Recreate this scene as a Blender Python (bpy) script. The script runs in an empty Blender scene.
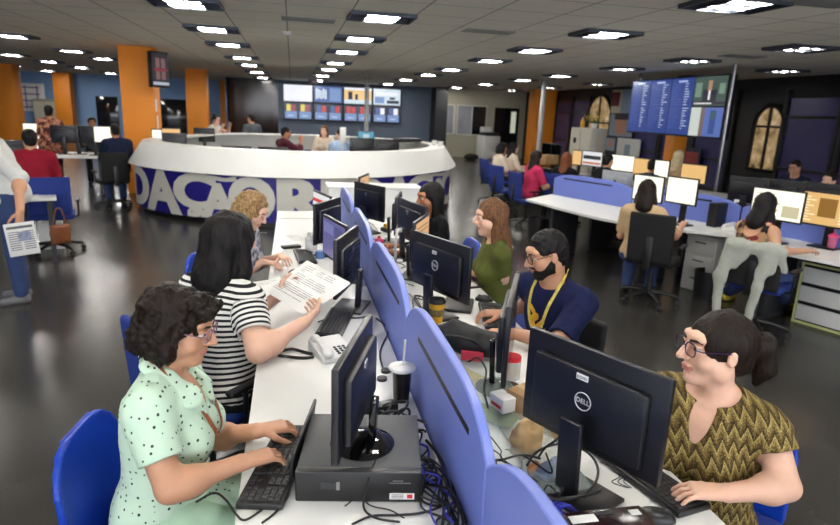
import bpy, bmesh, math, random
import numpy as np
from mathutils import Vector, Matrix
random.seed(7)
PI = math.pi
SC = bpy.context.scene
COL = SC.collection
A = lambda *v: np.array(v, dtype=float)

# ------------------------------------------------------------------ camera
FPX, CAMH = 600.0, 1.85
def _cam():
    c = A(420, 262.5)
    y = np.append(A(292, 106) - c, FPX); y /= np.linalg.norm(y)
    d = np.append(A(319, 2650) - c, FPX); d -= y * (d @ y); d /= np.linalg.norm(d)
    z = -d; x = np.cross(y, z)
    return np.stack([x, y, z])
RC = _cam()
def ray(px, py): return RC @ A(px - 420, py - 262.5, FPX)
EYE = A(0, 0, CAMH)
def onz(px, py, z):
    v = ray(px, py); return EYE + v * ((z - CAMH) / v[2])
def onx(px, py, X):
    v = ray(px, py); return EYE + v * (X / v[0])
def ony(px, py, Y):
    v = ray(px, py); return EYE + v * (Y / v[1])
cam = bpy.data.cameras.new('camera'); co = bpy.data.objects.new('camera', cam); COL.objects.link(co)
M = Matrix.Identity(4)
r_, u_, b_ = RC @ A(1, 0, 0), RC @ A(0, -1, 0), RC @ A(0, 0, -1)
for i in range(3): M[i][0], M[i][1], M[i][2], M[i][3] = r_[i], u_[i], b_[i], EYE[i]
co.matrix_world = M
cam.sensor_width = 36; cam.lens = FPX / 840 * 36; cam.clip_end = 200; cam.clip_start = .05
cam.dof.use_dof = True; cam.dof.focus_distance = 2.3; cam.dof.aperture_fstop = 3.2
SC.camera = co

# ------------------------------------------------------------------ materials
def lin(c):
    return tuple(((x / 12.92) if x <= .04045 else ((x + .055) / 1.055) ** 2.4) for x in c)
def rgb(r, g, b): return lin((r / 255, g / 255, b / 255)) + (1,)
MATS = {}
class NT:
    def __init__(s, m): s.m = m; s.t = m.node_tree; s.n = s.t.nodes; s.b = s.n['Principled BSDF']
    def new(s, kind, **kw):
        n = s.n.new(kind)
        for k, v in kw.items():
            if k in n.inputs: n.inputs[k].default_value = v
            else: setattr(n, k, v)
        return n
    def link(s, a, b): s.t.links.new(a, b)
    def math(s, op, a, b=None):
        n = s.n.new('ShaderNodeMath'); n.operation = op
        for i, x in enumerate((a, b)):
            if x is None: continue
            if isinstance(x, (int, float)): n.inputs[i].default_value = x
            else: s.link(x, n.inputs[i])
        return n.outputs[0]
    def mix(s, fac, c1, c2):
        n = s.n.new('ShaderNodeMix'); n.data_type = 'RGBA'
        for i, x in ((0, fac), (6, c1), (7, c2)):
            if isinstance(x, (int, float, tuple)): n.inputs[i].default_value = x
            else: s.link(x, n.inputs[i])
        return n.outputs[2]
    def obj(s): return s.n.new('ShaderNodeTexCoord').outputs['Object']
    def xyz(s, v):
        n = s.n.new('ShaderNodeSeparateXYZ'); s.link(v, n.inputs[0]); return n.outputs
    def comb(s, x, y, z):
        n = s.n.new('ShaderNodeCombineXYZ')
        for i, q in enumerate((x, y, z)):
            if isinstance(q, (int, float)): n.inputs[i].default_value = q
            else: s.link(q, n.inputs[i])
        return n.outputs[0]
    def noise(s, vec, scale, detail=3, rough=.5):
        n = s.new('ShaderNodeTexNoise', Scale=scale, Detail=detail, Roughness=rough); s.link(vec, n.inputs['Vector']); return n.outputs['Fac']
    def ramp(s, fac, stops):
        n = s.n.new('ShaderNodeValToRGB'); e = n.color_ramp.elements
        while len(e) < len(stops): e.new(.5)
        for q, (p, c) in zip(e, stops): q.position = p; q.color = c
        s.link(fac, n.inputs[0]); return n.outputs[0]
    def bump(s, h, strength=.3, dist=.01):
        n = s.new('ShaderNodeBump', Strength=strength, Distance=dist); s.link(h, n.inputs['Height']); s.link(n.outputs[0], s.b.inputs['Normal'])
    def col(s, c): s.link(c, s.b.inputs['Base Color'])
def mat(name, c, rough=.5, metal=0, fine=0, spec=.5, var=.06, vs=18, emit=None, es=1, trans=0, alpha=1, sss=0, coat=0):
    if name in MATS: return MATS[name]
    m = bpy.data.materials.new(name); m.use_nodes = True; MATS[name] = m
    n = NT(m); b = n.b
    b.inputs['Base Color'].default_value = c; b.inputs['Roughness'].default_value = rough; b.inputs['Metallic'].default_value = metal
    b.inputs['Specular IOR Level'].default_value = spec
    if coat: b.inputs['Coat Weight'].default_value = coat
    if emit is not None:
        b.inputs['Emission Color'].default_value = emit; b.inputs['Emission Strength'].default_value = es
    elif trans:
        b.inputs['Transmission Weight'].default_value = trans
    elif var:
        f = n.noise(n.obj(), vs, 4)
        k = lambda q: tuple(min(1, x * q) for x in c[:3]) + (1,)
        n.col(n.mix(f, k(1 - 1.6 * var), k(1 + 1.6 * var)))
        if fine: n.bump(n.noise(n.obj(), fine, 2), .25, .002)
    if alpha < 1: b.inputs['Alpha'].default_value = alpha
    if sss:
        b.inputs['Subsurface Weight'].default_value = sss; b.inputs['Subsurface Radius'].default_value = (.012, .004, .002); b.inputs['Subsurface Scale'].default_value = 1
    return m
def skin(name, c): return mat(name, c, .48, spec=.4, var=.05, vs=30, sss=.12, fine=0)
def hairmat(name, c, c2):
    if name in MATS: return MATS[name]
    m = mat(name, c, .55, spec=.22, var=0); n = NT(m)
    x, y, z = n.xyz(n.obj())
    f = n.noise(n.comb(n.math('MULTIPLY', x, 130.), n.math('MULTIPLY', y, 130.), n.math('MULTIPLY', z, 14.)), 1, 4, .6)
    n.col(n.ramp(f, [(.3, c), (.7, c2)])); n.bump(f, .7, .006)
    return m

# ------------------------------------------------------------------ object helpers
def link(o, parent=None):
    COL.objects.link(o)
    if parent is not None: o.parent = parent
    return o
def tag(o, label, cat, group=None, kind=None):
    if label: o['label'] = label
    if cat: o['category'] = cat
    if group: o['group'] = group
    if kind: o['kind'] = kind
    return o
def empty(name, loc, yaw, label, cat, group=None):
    o = bpy.data.objects.new(name, None); o.empty_display_size = .1; link(o); o.location = loc; o.rotation_euler = (0, 0, yaw)
    return tag(o, label, cat, group)
def kids(o): return [c for c in COL.objects if c.parent == o]
def copy_tree(o, parent=None):
    c = o.copy(); COL.objects.link(c)
    if parent is not None: c.parent = parent
    for ch in kids(o): copy_tree(ch, c)
    return c
def mesh_np(name, V, F, mats, parent=None, mi=None, smooth=True, attr=None):
    me = bpy.data.meshes.new(name)
    V = np.asarray(V, dtype=np.float32); F = np.asarray(F, dtype=np.int32)
    k = F.shape[1]
    me.vertices.add(len(V)); me.vertices.foreach_set('co', V.ravel())
    me.loops.add(F.size); me.loops.foreach_set('vertex_index', F.ravel())
    me.polygons.add(len(F)); me.polygons.foreach_set('loop_start', np.arange(0, F.size, k, dtype=np.int32))
    me.polygons.foreach_set('loop_total', np.full(len(F), k, dtype=np.int32))
    if mi is not None: me.polygons.foreach_set('material_index', np.asarray(mi, dtype=np.int32))
    me.update(calc_edges=True)
    for m in mats: me.materials.append(m)
    if smooth: me.polygons.foreach_set('use_smooth', np.ones(len(F), dtype=bool))
    if attr is not None:
        a = me.attributes.new('pat', 'FLOAT', 'POINT'); a.data.foreach_set('value', np.asarray(attr, dtype=np.float32))
    return link(bpy.data.objects.new(name, me), parent)
def rotz(a): c, s = math.cos(a), math.sin(a); return np.array([[c, -s, 0], [s, c, 0], [0, 0, 1.]])
def roty(a): c, s = math.cos(a), math.sin(a); return np.array([[c, 0, s], [0, 1, 0], [-s, 0, c]])
def rotx(a): c, s = math.cos(a), math.sin(a); return np.array([[1, 0, 0], [0, c, -s], [0, s, c]])
def unit(v): v = np.asarray(v, float); return v / max(np.linalg.norm(v), 1e-9)
def spline(P, n=8):
    P = [np.asarray(p, float) for p in P]; Q = [2 * P[0] - P[1]] + P + [2 * P[-1] - P[-2]]; out = []
    for i in range(1, len(Q) - 2):
        for t in np.arange(n) / n:
            a, b, c, d = Q[i - 1:i + 3]
            out.append(.5 * (2 * b + (c - a) * t + (2 * a - 5 * b + 4 * c - d) * t * t + (3 * b - a - 3 * c + d) * t ** 3))
    out.append(P[-1]); return out
class MB:
    def __init__(s): s.v = []; s.f = []; s.mi = []
    def add(s, V, F, mi=0):
        o = len(s.v); s.v += [tuple(map(float, p)) for p in V]; s.f += [tuple(i + o for i in q) for q in F]; s.mi += [mi] * len(F)
        return s
    def box(s, c, size, R=None, mi=0, bev=0, seg=2):
        bm = bmesh.new(); bmesh.ops.create_cube(bm, size=1)
        for v in bm.verts: v.co = Vector([v.co[i] * size[i] for i in range(3)])
        if bev: bmesh.ops.bevel(bm, geom=bm.edges[:], offset=bev, segments=seg, affect='EDGES', profile=.5)
        bm.verts.index_update()
        V = np.array([v.co[:] for v in bm.verts]); F = [[v.index for v in f.verts] for f in bm.faces]; bm.free()
        if R is not None: V = V @ np.asarray(R).T
        return s.add(V + np.asarray(c, float), F, mi)
    def cyl(s, a, b, r1, r2=None, n=16, mi=0, cap=True):
        r2 = r1 if r2 is None else r2; a = np.asarray(a, float); b = np.asarray(b, float); d = unit(b - a)
        x = unit(np.cross(d, A(0, 0, 1) if abs(d[2]) < .9 else A(1, 0, 0))); y = np.cross(d, x)
        V = [p + r * (math.cos(2 * PI * i / n) * x + math.sin(2 * PI * i / n) * y) for p, r in ((a, r1), (b, r2)) for i in range(n)]
        F = [(i, (i + 1) % n, n + (i + 1) % n, n + i) for i in range(n)]
        if cap: F += [tuple(range(n - 1, -1, -1)), tuple(range(n, 2 * n))]
        return s.add(V, F, mi)
    def tube(s, P, r, n=8, mi=0, closed=False):
        P = [np.asarray(p, float) for p in P]; V = []; F = []; m = len(P); x = None
        for i, p in enumerate(P):
            d = unit((P[(i + 1) % m] if closed or i < m - 1 else p) - (P[i - 1] if closed or i > 0 else p))
            if x is None: x = unit(np.cross(d, A(0, 0, 1) if abs(d[2]) < .9 else A(1, 0, 0)))
            x = unit(x - d * (x @ d)); y = np.cross(d, x)
            rr = r[i] if hasattr(r, '__len__') else r
            V += [p + rr * (math.cos(2 * PI * j / n) * x + math.sin(2 * PI * j / n) * y) for j in range(n)]
        for i in range(m if closed else m - 1):
            k = (i + 1) % m
            F += [(i * n + j, i * n + (j + 1) % n, k * n + (j + 1) % n, k * n + j) for j in range(n)]
        if not closed: F += [tuple(range(n - 1, -1, -1)), tuple(range((m - 1) * n, m * n))]
        return s.add(V, F, mi)
    def lathe(s, prof, c=(0, 0, 0), n=24, mi=0, sx=1, sy=1):
        V = []; F = []; m = len(prof)
        for r, z in prof: V += [(c[0] + r * sx * math.cos(2 * PI * j / n), c[1] + r * sy * math.sin(2 * PI * j / n), c[2] + z) for j in range(n)]
        for i in range(m - 1): F += [(i * n + j, i * n + (j + 1) % n, (i + 1) * n + (j + 1) % n, (i + 1) * n + j) for j in range(n)]
        if prof[0][0] > 1e-4: F.append(tuple(range(n - 1, -1, -1)))
        if prof[-1][0] > 1e-4: F.append(tuple(range((m - 1) * n, m * n)))
        return s.add(V, F, mi)
    def prism(s, pts, f, d, mi=0):
        """pts: 2-D outline; f(u,v)->3-D point; d: 3-D extrusion"""
        a = [np.asarray(f(*p), float) for p in pts]; n = len(a); d = np.asarray(d, float)
        return s.add(a + [p + d for p in a], [tuple(range(n - 1, -1, -1)), tuple(range(n, 2 * n))] + [(i, (i + 1) % n, n + (i + 1) % n, n + i) for i in range(n)], mi)
    def quad(s, p, mi=0): return s.add(p, [tuple(range(len(p)))], mi)
    def build(s, name, mats, parent=None, ang=35, xf=None):
        me = bpy.data.meshes.new(name)
        V = s.v if xf is None else [tuple(xf(np.array(p))) for p in s.v]
        me.from_pydata(V, [], s.f)
        for m in (mats if isinstance(mats, (list, tuple)) else [mats]): me.materials.append(m)
        me.polygons.foreach_set('material_index', s.mi)
        bm = bmesh.new(); bm.from_mesh(me); bmesh.ops.recalc_face_normals(bm, faces=bm.faces); bm.to_mesh(me); bm.free()
        me.polygons.foreach_set('use_smooth', [True] * len(s.f)); me.set_sharp_from_angle(angle=math.radians(ang)); me.update()
        return link(bpy.data.objects.new(name, me), parent)
def text_geo(body, size=1, bold=0, ext=0):
    cu = bpy.data.curves.new('t', 'FONT'); cu.body = body; cu.size = size; cu.offset = bold; cu.extrude = ext; cu.align_x = 'CENTER'; cu.align_y = 'CENTER'; cu.resolution_u = 4
    o = bpy.data.objects.new('t', cu); COL.objects.link(o)
    dg = bpy.context.evaluated_depsgraph_get(); me = bpy.data.meshes.new_from_object(o.evaluated_get(dg))
    V = np.array([v.co[:] for v in me.vertices]); F = [tuple(p.vertices) for p in me.polygons]
    bpy.data.objects.remove(o); bpy.data.curves.remove(cu); bpy.data.meshes.remove(me)
    return V, F
def put_text(mb, body, size, origin, ux, uy, mi=0, bold=0):
    V, F = text_geo(body, size, bold); ux, uy = unit(ux), unit(uy)
    return mb.add([np.asarray(origin) + p[0] * ux + p[1] * uy for p in V], F, mi)

# ------------------------------------------------------------------ implicit surfaces (smooth unions of rounded solids)
def vnoise(P, f):
    Q = P * f; I = np.floor(Q).astype(np.int64); t = Q - I; t = t * t * (3 - 2 * t); out = 0
    for dx in (0, 1):
        for dy in (0, 1):
            for dz in (0, 1):
                n = (I[..., 0] + dx) * 374761393 + (I[..., 1] + dy) * 668265263 + (I[..., 2] + dz) * 1274126177
                n = (n ^ (n >> 13)) * 1103515245 & 0x7fffffff; n = (n ^ (n >> 16)) & 0xffff
                w = (t[..., 0] if dx else 1 - t[..., 0]) * (t[..., 1] if dy else 1 - t[..., 1]) * (t[..., 2] if dz else 1 - t[..., 2])
                out = out + w * (n / 32767.5 - 1)
    return out
class Fld:
    def __init__(s): s.p = []
    def _a(s, fn, c, r, op, k): s.p.append((fn, np.asarray(c, float), r, op, k)); return s
    def cone(s, a, b, ra, rb=None, k=.02, op='u', flat=None, cut=None):
        a = np.asarray(a, float); b = np.asarray(b, float); rb = ra if rb is None else rb; ba = b - a; L2 = max(ba @ ba, 1e-9)
        def fn(P):
            pa = P - a; bb = ba; ll = L2
            if flat is not None:
                n, q = flat; pa = pa + (pa @ n)[..., None] * n * (1 / q - 1); bb = ba + (ba @ n) * n * (1 / q - 1); ll = bb @ bb
            t = np.clip((pa @ bb) / ll, 0, 1)
            d = np.linalg.norm(pa - t[..., None] * bb, axis=-1) - (ra + t * (rb - ra))
            if cut is not None: d = np.maximum(d, (P - cut[0]) @ cut[1])
            return d
        return s._a(fn, (a + b) / 2, np.linalg.norm(ba) / 2 + max(ra, rb) * (1 if flat is None or flat[1] <= 1 else flat[1]), op, k)
    def ell(s, c, r, R=None, k=.02, op='u', cut=None):
        c = np.asarray(c, float); r = np.asarray(r, float)
        def fn(P):
            q = P - c
            if R is not None: q = q @ R
            k0 = np.linalg.norm(q / r, axis=-1); k1 = np.linalg.norm(q / (r * r), axis=-1)
            d = k0 * (k0 - 1) / np.maximum(k1, 1e-6)
            if cut is not None: d = np.maximum(d, (P - cut[0]) @ cut[1])
            return d
        return s._a(fn, c, r.max(), op, k)
    def rbox(s, c, h, r, R=None, k=.005, op='u', warp=None):
        c = np.asarray(c, float); h = np.asarray(h, float)
        def fn(P):
            q = P - c
            if R is not None: q = q @ R
            if warp is not None: q = warp(q)
            d = np.abs(q) - h + r
            return np.linalg.norm(np.maximum(d, 0), axis=-1) + np.minimum(d.max(-1), 0) - r
        return s._a(fn, c, np.linalg.norm(h) * 1.15, op, k)
    def fn(s, f, c, r, op='s', k=.005): return s._a(f, c, r, op, k)
    @staticmethod
    def _op(D, d, op, k):
        if op == 'u':
            h = np.maximum(k - np.abs(D - d), 0) / max(k, 1e-9); return np.minimum(D, d) - h * h * k / 4
        d = -d if op == 's' else d
        h = np.maximum(k - np.abs(D - d), 0) / max(k, 1e-9); return np.maximum(D, d) + h * h * k / 4
    def mesh(s, h, disp=None, amp=0):
        B = 8
        U = [p for p in s.p if p[3] == 'u']
        lo = np.min([p[1] - p[2] for p in U], 0) - amp - 3 * h; hi = np.max([p[1] + p[2] for p in U], 0) + amp + 3 * h
        nb = np.ceil((hi - lo) / (h * B)).astype(int); dims = nb * B
        bi = np.stack(np.meshgrid(*[np.arange(n) for n in nb], indexing='ij'), -1).reshape(-1, 3)
        bc = lo + (bi * B + (B - 1) / 2) * h
        D0 = np.full(len(bc), .3)
        for f, c, r, op, k in s.p: D0 = s._op(D0, f(bc), op, k)
        act = np.abs(D0) < (B * h * .87) * 1.7 + amp + .008
        ai = bi[act]; ac = bc[act]
        off = (np.stack(np.meshgrid(*[np.arange(B)] * 3, indexing='ij'), -1).reshape(-1, 3) - (B - 1) / 2) * h
        V = np.full((len(ai), B ** 3), .3, dtype=np.float64)
        P = ac[:, None, :] + off[None]
        for f, c, r, op, k in s.p:
            ix = np.nonzero(np.linalg.norm(ac - c, axis=1) - r < B * h * .87 + k + 3 * h + amp)[0] if op != 'i' else np.arange(len(ac))
            if len(ix): V[ix] = s._op(V[ix], f(P[ix]), op, k)
        if disp is not None: V -= disp(P)
        D = np.where(D0 < 0, -.3, .3).astype(np.float32).reshape(nb)
        D = np.repeat(np.repeat(np.repeat(D, B, 0), B, 1), B, 2)
        D6 = D.reshape(nb[0], B, nb[1], B, nb[2], B)
        D6[ai[:, 0], :, ai[:, 1], :, ai[:, 2], :] = V.reshape(-1, B, B, B)
        return nets(D, lo, h)
def nets(D, lo, h):
    S = D < 0
    c = np.zeros(tuple(n - 1 for n in D.shape), np.uint8)
    offs = [(i, j, k) for i in (0, 1) for j in (0, 1) for k in (0, 1)]
    sl = lambda i, n: slice(i, n - 1 + i)
    for o in offs: c += S[sl(o[0], D.shape[0]), sl(o[1], D.shape[1]), sl(o[2], D.shape[2])]
    I = np.argwhere((c > 0) & (c < 8))
    flat = (I[:, 0] * D.shape[1] + I[:, 1]) * D.shape[2] + I[:, 2]
    W = np.stack([D[I[:, 0] + o[0], I[:, 1] + o[1], I[:, 2] + o[2]] for o in offs], 1)
    acc = np.zeros((len(I), 3)); cnt = np.zeros(len(I))
    for a in range(8):
        for b in range(a + 1, 8):
            if sum(abs(offs[a][q] - offs[b][q]) for q in range(3)) != 1: continue
            m = (W[:, a] < 0) != (W[:, b] < 0)
            t = np.where(m, W[:, a] / np.where(m, W[:, a] - W[:, b], 1), 0)
            acc += np.where(m[:, None], np.array(offs[a]) + t[:, None] * (np.array(offs[b]) - np.array(offs[a])), 0); cnt += m
    V = lo + (I + acc / cnt[:, None]) * h
    F = []
    for ax in range(3):
        n = D.shape
        s0 = [slice(1, m - 1) for m in n]; s1 = list(s0); s0[ax] = slice(0, n[ax] - 1); s1[ax] = slice(1, n[ax])
        a, b = S[tuple(s0)], S[tuple(s1)]
        E = np.argwhere(a != b)
        if not len(E): continue
        ins = a[E[:, 0], E[:, 1], E[:, 2]]
        base = E.copy()
        for q in range(3):
            if q != ax: base[:, q] += 1
        u, v = [(1, 2), (2, 0), (0, 1)][ax]
        def cell(du, dv):
            X = base.copy(); X[:, u] += du; X[:, v] += dv
            return np.searchsorted(flat, (X[:, 0] * n[1] + X[:, 1]) * n[2] + X[:, 2])
        Q = np.stack([cell(-1, -1), cell(0, -1), cell(0, 0), cell(-1, 0)], 1)
        Q[~ins] = Q[~ins][:, ::-1]
        F.append(Q)
    return V, np.concatenate(F)
def evf(fld, P):
    P = np.asarray(P, float).reshape(-1, 3); D = np.full(len(P), .3)
    for f, c, r, op, k in fld.p: D = fld._op(D, f(P), op, k)
    return D
def sdf_obj(name, fld, h, mats, parent=None, disp=None, amp=0, mi=None, attr=None):
    V, F = fld.mesh(h, disp, amp)
    m = mi(V[F].mean(1)) if mi is not None else None
    return mesh_np(name, V, F, mats if isinstance(mats, (list, tuple)) else [mats], parent, m, True, attr(V) if attr is not None else None)
# ------------------------------------------------------------------ people
SK_TAN = skin('skin tan', rgb(196, 146, 116)); SK_PALE = skin('skin pale', rgb(222, 178, 154)); SK_BROWN = skin('skin brown', rgb(168, 112, 82)); SK_OLIVE = skin('skin olive', rgb(200, 152, 122))
LIP = mat('lips', rgb(186, 118, 106), .45); EYEW = mat('eye white', rgb(204, 196, 188), .2, var=0); IRIS = mat('iris', rgb(52, 34, 24), .15, var=0)
H_BLACK = hairmat('hair black', rgb(9, 8, 9), rgb(26, 22, 22)); H_DARK = hairmat('hair dark brown', rgb(13, 9, 7), rgb(38, 26, 20))
H_BROWN = hairmat('hair brown', rgb(52, 34, 22), rgb(128, 88, 56)); H_CURL = hairmat('hair golden brown', rgb(92, 68, 42), rgb(184, 150, 104)); H_BLOND = hairmat('hair blond', rgb(178, 156, 108), rgb(236, 222, 182))
H_RED = hairmat('hair auburn', rgb(80, 40, 22), rgb(140, 84, 50))
BLACKP = mat('black plastic', rgb(24, 24, 26), .38); NAIL = mat('nail varnish', rgb(40, 14, 24), .2, var=0)
JEANS = mat('denim', rgb(44, 62, 104), .85, fine=400); DARKPANT = mat('dark trousers', rgb(20, 20, 24), .85, fine=300)
SHOE = mat('grey canvas shoe', rgb(104, 104, 108), .7); SHOEY = mat('yellow shoe', rgb(206, 186, 60), .6); SHOEB = mat('black shoe', rgb(24, 22, 22), .5)

def hand(f, W, fd, pn, right, s=1.0, curl=(25, 30, 20), thumb=.3, k=.012):
    fd = unit(fd); pn = unit(pn - fd * (fd @ pn)); t = np.cross(pn, fd) * (-1 if right else 1)
    Wd = W + fd * .008
    for q, r in ((.028, .0125), (.010, .0135), (-.008, .0130), (-.025, .0115)):
        f.cone(Wd + t * q * .55 * s, Wd + fd * .088 * s + t * q * s, .0165 * s, r * s, k=.012)
    def rot(d, a): return d * math.cos(a) + pn * math.sin(a)
    tips = []
    for q, L, r, sp in ((.031, .068, .0082, .10), (.0105, .077, .0086, .02), (-.010, .071, .0082, -.06), (-.029, .056, .0072, -.16)):
        p = Wd + fd * .088 * s + t * q * s; d0 = unit(fd + t * sp); a = 0; w = (.45, .32, .23)
        for i in range(3):
            a += math.radians(curl[i]) * (1 + .12 * math.sin(40 * q + i)); d = unit(rot(d0, a)); p2 = p + d * L * w[i] * s
            f.cone(p, p2, r * s * (1 - .08 * i), r * s * (.92 - .08 * i), k=.0035); p = p2
        tips.append(p)
    p = Wd + fd * .022 * s + t * .022 * s; r = .0125
    for i, (L, d) in enumerate(((.042, fd * .62 + t * .72 + pn * thumb), (.034, fd * .86 + t * .34 + pn * (thumb + .15)), (.026, fd * .95 + t * .1 + pn * (thumb + .25)))):
        p2 = p + unit(d) * L * s; f.cone(p, p2, (r - .0012 * i) * s, (r - .0015 * (i + 1)) * s, k=.008 if i == 0 else .004); p = p2
    tips.append(p)
    return tips

def head_prims(f, H, Rh, fem, nose=1.0, jaw=1.0, ears=True):
    e = lambda c, r, **kw: f.ell(H(c), r, R=Rh, **kw)
    e((0, -.012, .036), (.0735, .092, .084), k=.01)
    e((0, .022, -.032), (.0585 * jaw, .068, .082), k=.03)
    e((0, .060, -.092), (.026 * jaw, .026, .020), k=.03)
    for s in (-1, 1):
        e((.043 * s, .052, -.028), (.024, .026, .026), k=.02)
        e((.0535 * s, -.002, -.052), (.014, .030, .030), k=.025)
    e((0, .076, .042), (.056, .018, .018), k=.025)
    for s in (-1, 1): e((.031 * s, .100, .014), (.019, .015, .0125), op='s', k=.012)
    f.cone(H((0, .090, .024)), H((0, .1085 + .004 * nose, -.020)), .0075, .0115 * nose, k=.012)
    for s in (-1, 1): f.ell(H((.0115 * s, .097, -.025)), (.0085, .0095, .0075), R=Rh, k=.006)
    e((0, .086, -.0515), (.023, .0115, .0058), k=.005); e((0, .084, -.062), (.020, .0115, .0066), k=.005)
    if ears:
        for s in (-1, 1):
            e((.0745 * s, -.008, .000), (.008, .017, .027), k=.008)
            e((.084 * s, -.004, -.002), (.006, .010, .018), op='s', k=.005)

def hair_fld(kind, H0, Rh, NB, down, back, sc=1.0, hs=1.0):
    H = lambda c: H0(np.asarray(c, float) * hs)
    f = Fld(); e = lambda c, r, **kw: f.ell((H0 if kw.get('op') == 's' else H)(c), A(*r) * sc * (1 if kw.get('op') == 's' else hs), R=Rh, **kw)
    cone0 = f.cone; f.cone = lambda a, b, ra, rb=None, **kw: cone0(a, b, ra * sc * hs, (ra if rb is None else rb) * sc * hs, **kw)
    fall = lambda c, off: H(c) + off
    if kind == 'curly':
        e((0, -.026, .040), (.093, .108, .098)); e((0, -.085, -.035), (.088, .058, .075), k=.03)
        for s in (-1, 1): e((.075 * s, -.025, -.015), (.036, .062, .082), k=.03)
        e((0, .062, .092), (.075, .048, .034), k=.03)
        e((0, .125, -.038), (.064, .075, .098), op='s', k=.015)
        for s in (-1, 1): e((.075 * s, .075, -.035), (.035, .05, .075), op='s', k=.015)
    elif kind == 'curly_long':
        e((0, -.022, .038), (.094, .106, .097)); e((0, -.07, -.05), (.098, .058, .100), k=.03)
        for s in (-1, 1): e((.084 * s, .005, -.055), (.030, .050, .098), k=.03)
        e((0, .125, -.03), (.062, .078, .100), op='s', k=.012)
    elif kind in ('long', 'wavy', 'verylong', 'mid'):
        L = {'long': .25, 'mid': .17, 'wavy': .27, 'verylong': .42}[kind]
        e((0, -.018, .036), (.086, .103, .094))
        p = H((0, -.065, -.02)); q = NB + back * .085 - A(0, 0, 1) * (L - .19)
        f.cone(p, q, .078, .082 if kind != 'verylong' else .06, k=.04, flat=(back, .55))
        for s in (-1, 1):
            a = H((.068 * s, -.012, .01)); b = a + (H((.082 * s, -.03, 0)) - a) + A(0, 0, -1) * L * .72
            f.cone(a, b, .026, .034, k=.03)
            if kind in ('wavy',): f.cone(b, b - A(0, 0, .07) + (H((0, .03, 0)) - H((0, 0, 0))), .034, .022, k=.03)
        e((0, .122, -.045), (.062, .080, .112), op='s', k=.012)
    elif kind == 'pony':
        e((0, -.016, .036), (.0815, .101, .091)); e((0, -.068, -.03), (.058, .042, .055), k=.03)
        f.cone(H((0, -.095, .028)), H((0, -.150, .022)), .018, .030, k=.015); f.cone(H((0, -.150, .022)), H((.005, -.172, -.055)), .036, .034, k=.02); f.cone(H((.005, -.172, -.055)), H((.01, -.160, -.105)), .032, .014, k=.02)
        e((0, .120, -.035), (.068, .078, .100), op='s', k=.015)
        for s in (-1, 1): e((.090 * s, .025, -.045), (.030, .060, .062), op='s', k=.012)
    elif kind == 'bun':
        e((0, -.016, .036), (.0815, .101, .091)); e((0, -.045, .125), (.045, .045, .036), k=.01)
        e((0, .120, -.035), (.068, .078, .100), op='s', k=.015)
    else:
        g = {'short': 1.0, 'short_full': 1.07}.get(kind, 1.0)
        e((0, -.015, .039), (.0775 * g, .097 * g, .0895 * g)); e((0, -.06, -.03), (.060 * g, .042, .050), k=.03)
        e((0, .118, -.038), (.074, .072, .104), op='s', k=.012)
        for s in (-1, 1): e((.086 * s, .028, -.050), (.030, .055, .070), op='s', k=.012)
        e((0, -.03, -.115), (.1, .12, .045), op='s', k=.02)
    return f

def torso(f, P0, up, fw, x, s, fem, bulk, off, arms=True, shx=.165, hips=True):
    R = np.stack([x, fw, up], 1); T = lambda a, b, c: P0 + x * a * s + fw * b * s + up * c * s
    b = bulk * s
    if hips: f.ell(T(0, -.01, 0), A(.172 * b + off, .125 * b + off, .115 * s + off), R=R, k=.04)
    f.cone(T(0, -.005, .05), T(0, 0, .30), .145 * b + off, .140 * b + off, k=.05, flat=(fw, .76))
    f.ell(T(0, 0, .315), A(.146 * b + off, .108 * b + off, .150 * s + off), R=R, k=.05)
    if fem:
        for q in (-1, 1): f.ell(T(.066 * q, .088 * bulk, .275), A(.062 * b + off, .058 * b + off, .062 * b + off), R=R, k=.035)
    elif bulk > 1.05: f.ell(T(0, .05, .13), A(.12 * b + off, .10 * b + off, .12 * b + off), R=R, k=.05)
    f.cone(T(-shx * .86, -.012, .412), T(shx * .86, -.012, .412), .055 * b + off, k=.05)
    for q in (-1, 1): f.cone(T(.028 * q, -.022, .485), T(shx * .80 * q, -.015, .432), .034 * b + off * .6, .040 * b + off, k=.035)
    return T

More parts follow.
